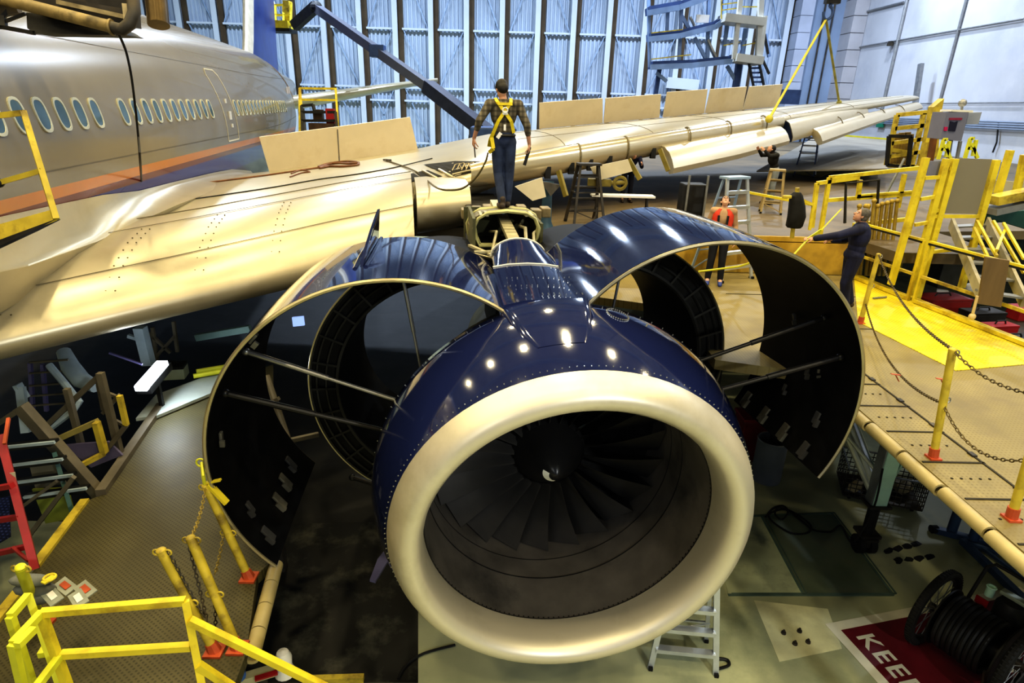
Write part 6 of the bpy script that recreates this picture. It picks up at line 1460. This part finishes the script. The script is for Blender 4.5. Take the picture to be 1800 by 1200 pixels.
# man standing on the pylon, seen from behind
fpos = ENM @ V3(-.25, 3.5, 2.305)
JM = dict(hed=(-.03, .07, 1.60), nek=(-.01, .035, 1.46), che=(0, .03, 1.29), elL=(-.34, -.05, 1.20), wrL=(-.41, .04, .96), elR=(.32, -.05, 1.15), wrR=(.37, .0, .90), shL=(-.2, .02, 1.41), shR=(.2, .02, 1.41), knL=(-.06, .05, .50), knR=(.10, .05, .51), anL=(-.01, -.10, .09), anR=(.08, .06, .09), toL=(-.03, .09, .035), toR=(.10, .24, .035), hiL=(-.085, 0, .92))
man, j, M, hp = person('person', 'man in plaid shirt, jeans and yellow harness standing on the pylon, back turned', fpos, R(6), JM, (-.15, .75, -.62), PLAID, DENIM, HAIRB, {'L': dict(d=(-.05, .1, -1), n=(.9, .3, 0), curl=.9), 'R': dict(d=(.05, .05, -1), n=(-.9, .3, 0), curl=1.0)}, height=1.80, sleeves=.45)
HAR = mat('harness_yellow', (.62, .50, .02), .6, 0, .2, 8); 
b = MB()
def hst(pts, w=.045): 
    for p, q in zip(pts[:-1], pts[1:]): b.bar(Vector(p), Vector(q), w, .014, up=(0, -1, .2))
bk_ = -.15
hst([(-.12, .05, 1.49), (-.10, -.115, 1.44), (-.01, bk_, 1.33), (.09, bk_ + .005, 1.2), (.13, -.12, 1.05)]); hst([(.10, .05, 1.49), (.08, -.115, 1.44), (0, bk_, 1.33), (-.09, bk_ + .005, 1.2), (-.15, -.11, 1.05)])
hst([(-.15, -.11, 1.05), (-.19, -.07, .95), (-.2, .0, .86)], .05); hst([(-.1, -.135, 1.42), (.1, -.135, 1.42)], .035); hst([(-.17, -.09, .98), (-.15, -.14, .84), (-.2, -.04, .78)], .05)
b.build('harness', HAR, man, M)
MB().torus((0, -.168, 1.34), .034, .009, 'Y', 16, 6).box((0, -.16, 1.31), (.07, .015, .05)).build('harness_ring', WHITE, man, M)
b = MB(); hst([(.0, -.155, 1.16), (.0, -.16, 1.08)], .03); hst([(-.05, -.155, 1.05), (-.1, -.155, .98)], .05); b.build('harness_label', WHITE, man, M)
MB().torus((0, .0, 1.015), .155, .02, 'Z', 28, 6).build('belt', BLACK, man, M, smooth=True)
hR = M @ (j['wrR'] + V3(.01, .02, -.10)); tag(MB().tube(hR + V3(0, -.01, .06), hR + V3(-.07, -.03, -.19), .024).build('torch', BLACK, None), 'short black torch held in the right hand of the man on the pylon', 'torch')
hL = M @ (j['wrL'] + V3(0, .02, -.10)); tag(MB().tube(hL + V3(0, 0, .05), hL + V3(.02, 0, -.16), .009).build('screwdriver', DKSTEEL, None), 'thin tool held in the left hand of the man on the pylon', 'tool')

# man in navy coveralls at the right, seen from the side, looking up and reaching left
bpos = on_z(1486, 520, DZ); bpos = V3(bpos.x - .6, bpos.y - 1.15, DZ)
bpos = V3(5.86, 10.0, DZ)
JN = dict(hed=(.02, .02, 1.61), nek=(.01, -.03, 1.47), che=(0, -.02, 1.28), wai=(0, -.02, 1.08), shL=(-.16, .05, 1.41), shR=(.17, -.06, 1.40), elL=(-.19, .36, 1.30), wrL=(-.06, .68, 1.20), elR=(.27, .10, 1.16), wrR=(.13, .34, 1.16), knL=(-.1, .06, .5), anR=(.14, -.16, .1), toR=(.2, .0, .035), knR=(.12, -.02, .5))
nav, j, M, hp = person('person', 'man in navy coveralls on the right deck looking up with an arm stretched out', bpos, R(78), JN, (0, .86, .48), NAVYC, NAVYC, HAIRG, {'L': dict(d=(.1, .95, -.05), n=(.5, .1, -.8), curl=.35), 'R': dict(d=(-.3, .9, 0), n=(-.5, 0, -.8), curl=.7)}, height=1.79, bulk=1.2)
wl = M @ (j['wrL'] + V3(.0, .1, -.02)); wr_ = M @ (j['wrR'] + V3(-.02, .10, 0))
q0, q1_, q2_ = wl + V3(-.25, -.05, -.32), wl + (wr_ - wl) * .5 + V3(0, 0, .02), wl + V3(.25, .2, .55)
b = MB(); 
for p, q in ((q0, wl), (wl, wr_ + V3(-.1, .05, .15)), (wr_ + V3(-.1, .05, .15), wr_ + V3(.22, .15, .5))): b.bar(p, q, .06, .012, up=(1, 0, .3))
tag(b.build('tag_line', YGRN), 'yellow strap pulled tight by the man in navy coveralls', 'strap')

# man in the red vest, facing the camera and looking up
vpos = V3(4.10, 11.5, DZ)
VESTR = mat('vest_red', (.60, .06, .03), .7, 0, .15, 6); SHIRTT = mat('shirt_tan', (.42, .28, .17), .8, 0, .2, 6)
JV = dict(hed=(0, -.03, 1.60), nek=(0, -.02, 1.47), elL=(-.25, -.06, 1.15), elR=(.25, -.06, 1.15), wrL=(-.27, .04, .91), wrR=(.27, .04, .91), anL=(-.12, 0, .09), anR=(.12, .0, .09))
vm, j, M, hp = person('person', 'man in a red vest and glasses facing the camera and looking up by the ladder', vpos, R(163), JV, (0, .55, .83), SHIRTT, mat('trousers_black', (.012, .013, .02), .8, 0, .3, 6), HAIRB, None, height=1.76, glasses=True, hairlen=.6, boot=mat('shoe_blue', (.05, .08, .30), .5), skin=mat('skin_fair', (.62, .38, .27), .5, 0, .08, 6))
b = MB(); rings = []
for z, w, d in ((.98, .185, .145), (1.1, .18, .143), (1.25, .197, .155), (1.36, .20, .15), (1.43, .175, .115), (1.475, .11, .085)):
    rings.append([(w * math.sin(R(a)), .005 + d * math.cos(R(a)), z) for a in range(24, 337, 12)])
b.loft(rings, False).solid(.012).build('vest', VESTR, vm, M, smooth=True)
MB().bar((-.075, .15, 1.0), (-.085, .145, 1.36), .04, .012, up=(0, 1, 0)).bar((.075, .15, 1.0), (.085, .145, 1.36), .04, .012, up=(0, 1, 0)).build('vest_trim', BLACK, vm, M)
MB().box((.03, .165, 1.16), (.07, .01, .1)).build('badge', WHITE, vm, M)
# two mechanics whose legs show below the wing
JL = dict(wai=(0, .10, 1.06), che=(0, .30, 1.17), nek=(0, .46, 1.26), hed=(0, .58, 1.30), shL=(-.18, .40, 1.23), shR=(.18, .40, 1.23), elL=(-.24, .55, 1.0), elR=(.24, .55, 1.0), wrL=(-.2, .72, 1.08), wrR=(.2, .72, 1.08))
person('person', 'mechanic in dark clothes whose legs show under the wing beside the hanging panels', V3(3.28, 16.9, LZ2), R(180), JL, (0, .9, .3), NAVYC, mat('trousers_navy', (.012, .014, .03), .8, 0, .3, 6), HAIRB, None, vox=.014, height=1.75)
person('person', 'mechanic in pale jeans and a dark top under the extended slat', V3(7.35, 17.2, LZ2), R(100), dict(JL, wai=(0, .03, 1.08), che=(0, .1, 1.28), nek=(0, .16, 1.42), hed=(0, .22, 1.54), shL=(-.18, .12, 1.38), shR=(.18, .12, 1.38), elL=(-.2, .35, 1.35), elR=(.2, .35, 1.35), wrL=(-.15, .5, 1.5), wrR=(.15, .5, 1.5)), (0, .7, .6), mat('top_black', (.012, .012, .012), .8), mat('jeans_pale', (.22, .24, .26), .8, 0, .25, 8, bump=.3), HAIRB, None, vox=.012, height=1.7)
# worker in the lift basket
person('person', 'worker in pale overalls standing in the yellow lift basket', at(481, 46, 41.5), R(160), None, (0, 1, .2), mat('overall_pale', (.55, .50, .38), .8), mat('overall_pale', (.55, .50, .38), .8), mat('helmet_white', (.7, .7, .65), .4), None, vox=.02, height=1.8)
# ------------------------------------------------------------------ light
w = bpy.data.worlds.new('world'); sc.world = w; w.use_nodes = True
bg = w.node_tree.nodes['Background']; bg.inputs['Color'].default_value = (.55, .62, .8, 1); bg.inputs['Strength'].default_value = .42
LAMPG = mat('lamp_housing', (.12, .12, .12), .5, .4)
first = None
def lamp(x, y, z, power, col, size=.75, group='ceiling lamps'):
    global first
    if first is None:
        first = thing('ceiling_lamp', 'round high-bay lamp hanging under the hangar ceiling', 'lamp', (x, y, z), 0, group)
        MB().lathe([(.12, .55), (.2, .5), (.3, .2), (.5, .04), (.52, 0), (.48, .03), (.28, .18)], c=(x, y, z), seg=20).build('lamp_shade', LAMPG, first, smooth=True)
        MB().tube((x, y, z + .5), (x, y, CZ), .03).build('stem', LAMPG, first)
    else: dup(first, (x, y, z))
    l = bpy.data.lights.new('lamp_light', 'AREA'); l.shape = 'DISK'; l.size = size; l.energy = power; l.color = col; l.spread = R(170)
    o = bpy.data.objects.new('lamp_light', l); COL.objects.link(o); o.location = (x, y, z - .02)
    return o
WARM = (1.0, .84, .50)
for i, x in enumerate((-20, -13, -6.5, 0, 6.5, 13)):
    for j, y in enumerate((-7, 1, 8, 15, 24)):
        lamp(x + (1.5 if j % 2 else 0), y, 20.0, 400, WARM)
COOL = (.70, .82, 1.0)
for i, x in enumerate((-22, -12, -2, 8, 18)):
    lamp(x, 46, 22, 2600, COOL, .8)  # cool lamps added to give the door wall its bluish light
for y in (18, 32, 46):
    lamp(25, y, 22, 1500, (.78, .86, 1.0), .8)
# two unseen fill lights added behind the camera to brighten the engine bay
def flood(x, y, z, tx, ty, tz, e_):
    t = thing('flood_light', 'unseen fill light on a mast, added behind the camera', 'lamp', (x, y, 0), 0, 'added fill lights behind the camera')
    MB().tube((x, y, 0), (x, y, z), .05).build('mast', STEEL, t); MB().box((x, y - .12, z), (.8, .15, .6), None, .02).build('flood_housing', LAMPG, t)
    l = bpy.data.lights.new('flood', 'AREA'); l.shape = 'RECTANGLE'; l.size = .7; l.size_y = .5; l.energy = e_; l.color = (.92, .95, .9)
    o = bpy.data.objects.new('flood', l); COL.objects.link(o); o.location = (x, y + .02, z); o.rotation_euler = (Vector((tx, ty, tz)) - Vector((x, y, z))).to_track_quat('-Z', 'Y').to_euler()
flood(7, -7, 9.5, 4.5, 7, 0, 900); flood(-7, -8, 9.5, 0, 6, 1, 300)
l = bpy.data.lights.new('work_lamp', 'AREA'); l.shape = 'RECTANGLE'; l.size = .7; l.size_y = .15; l.energy = 22; l.color = (.8, .9, 1)
o = bpy.data.objects.new('work_lamp', l); COL.objects.link(o); o.location = WL0.lerp(WL1, .5) + V3(.12, -.05, .1); o.rotation_euler = V3(.5, .1, -.7).to_track_quat('-Z', 'Y').to_euler()
sc.view_settings.view_transform = 'Standard'
sc.view_settings.look = 'High Contrast'
sc.view_settings.exposure = -0.12
# ------------------------------------------------------------------ tidy: surface pattern joins its part, loose pieces become parts of their own
PATTERN = {'rivet', 'seam_bolt', 'liner_joint', 'panel_seam', 'slat_seam', 'slat_joint', 'edge_joint', 'lap_joint', 'access_panel_bolt', 'spoke_', 'tyre_tread', 'reverser_rib', 'reverser_edge', 'pylon_seal', 'engine_flange', 'cowl_edge', 'door_handle_', 'tail_marking', 'strake_flange'}
PATTERN_TOP = {'deck_seam': 'deck_plate', 'deck_bolt': 'deck_plate', 'hinge_block': 'deck_plate'}
SPLIT = {'fence_post', 'slat_track', 'slat_drive', 'slat_track_slot', 'base_beam', 'brace_beam', 'cabinet_leg', 'yellow_edge', 'green_beam', 'post_foot', 'spreader', 'chain_hook', 'castor', 'cart_wheel', 'cart_frame', 'deck_beam', 'deck_leg', 'trestle_leg', 'ladder_foot', 'dark_frame', 'dark_beam', 'frame_brace', 'stand_tube', 'tower_leg', 'platform_beam', 'stair_flight', 'ladder_side', 'machine', 'yellow_bar', 'bolt', 'spoiler_lock', 'flange_plate', 'pylon_fitting', 'pylon_tray', 'pylon_strut', 'pylon_box', 'engine_plumbing', 'door_handle', 'tool_tray', 'platform_pale', 'harness_label', 'vest_trim', 'lift_base', 'worn_rail'}
def base(n): return n.rsplit('.', 1)[0] if n[-3:].isdigit() and '.' in n else n
def join(dst, src):
    bm = bmesh.new(); bm.from_mesh(dst.data); k = len(dst.data.materials); me = src.data.copy()
    for p in me.polygons: p.material_index = k
    bm.from_mesh(me); bm.to_mesh(dst.data); bm.free(); bpy.data.meshes.remove(me); dst.data.materials.append(src.data.materials[0])
    bpy.data.objects.remove(src)
def split(o):
    bm = bmesh.new(); bm.from_mesh(o.data); seen = set(); isl = []
    for v in bm.verts:
        if v in seen: continue
        st_, g = [v], set()
        while st_:
            q = st_.pop()
            if q in g: continue
            g.add(q); st_ += [e.other_vert(q) for e in q.link_edges if e.other_vert(q) not in g]
        seen |= g; isl.append({q.index for q in g})
    bm.free()
    if len(isl) < 2 or len(isl) > 40: return
    src = o.data
    for n, ix in enumerate(isl):
        b2 = bmesh.new(); b2.from_mesh(src); b2.verts.ensure_lookup_table()
        bmesh.ops.delete(b2, geom=[v for v in b2.verts if v.index not in ix], context='VERTS')
        me = bpy.data.meshes.new(src.name); b2.to_mesh(me); b2.free()
        for m in src.materials: me.materials.append(m)
        if n == 0: o.data = me
        else:
            c = o.copy(); c.data = me; COL.objects.link(c)
            for ch in []: pass
for o in list(bpy.data.objects):
    if o.type != 'MESH': continue
    n = base(o.name)
    if n in PATTERN and o.parent is not None and o.parent.type == 'MESH': join(o.parent, o)
    elif n in PATTERN_TOP:
        sib = [c for c in o.parent.children if base(c.name) == PATTERN_TOP[n]]
        if sib: join(sib[0], o)
for o in list(bpy.data.objects):
    if o.type == 'MESH' and base(o.name) in SPLIT and o.parent is not None and not o.children: split(o)
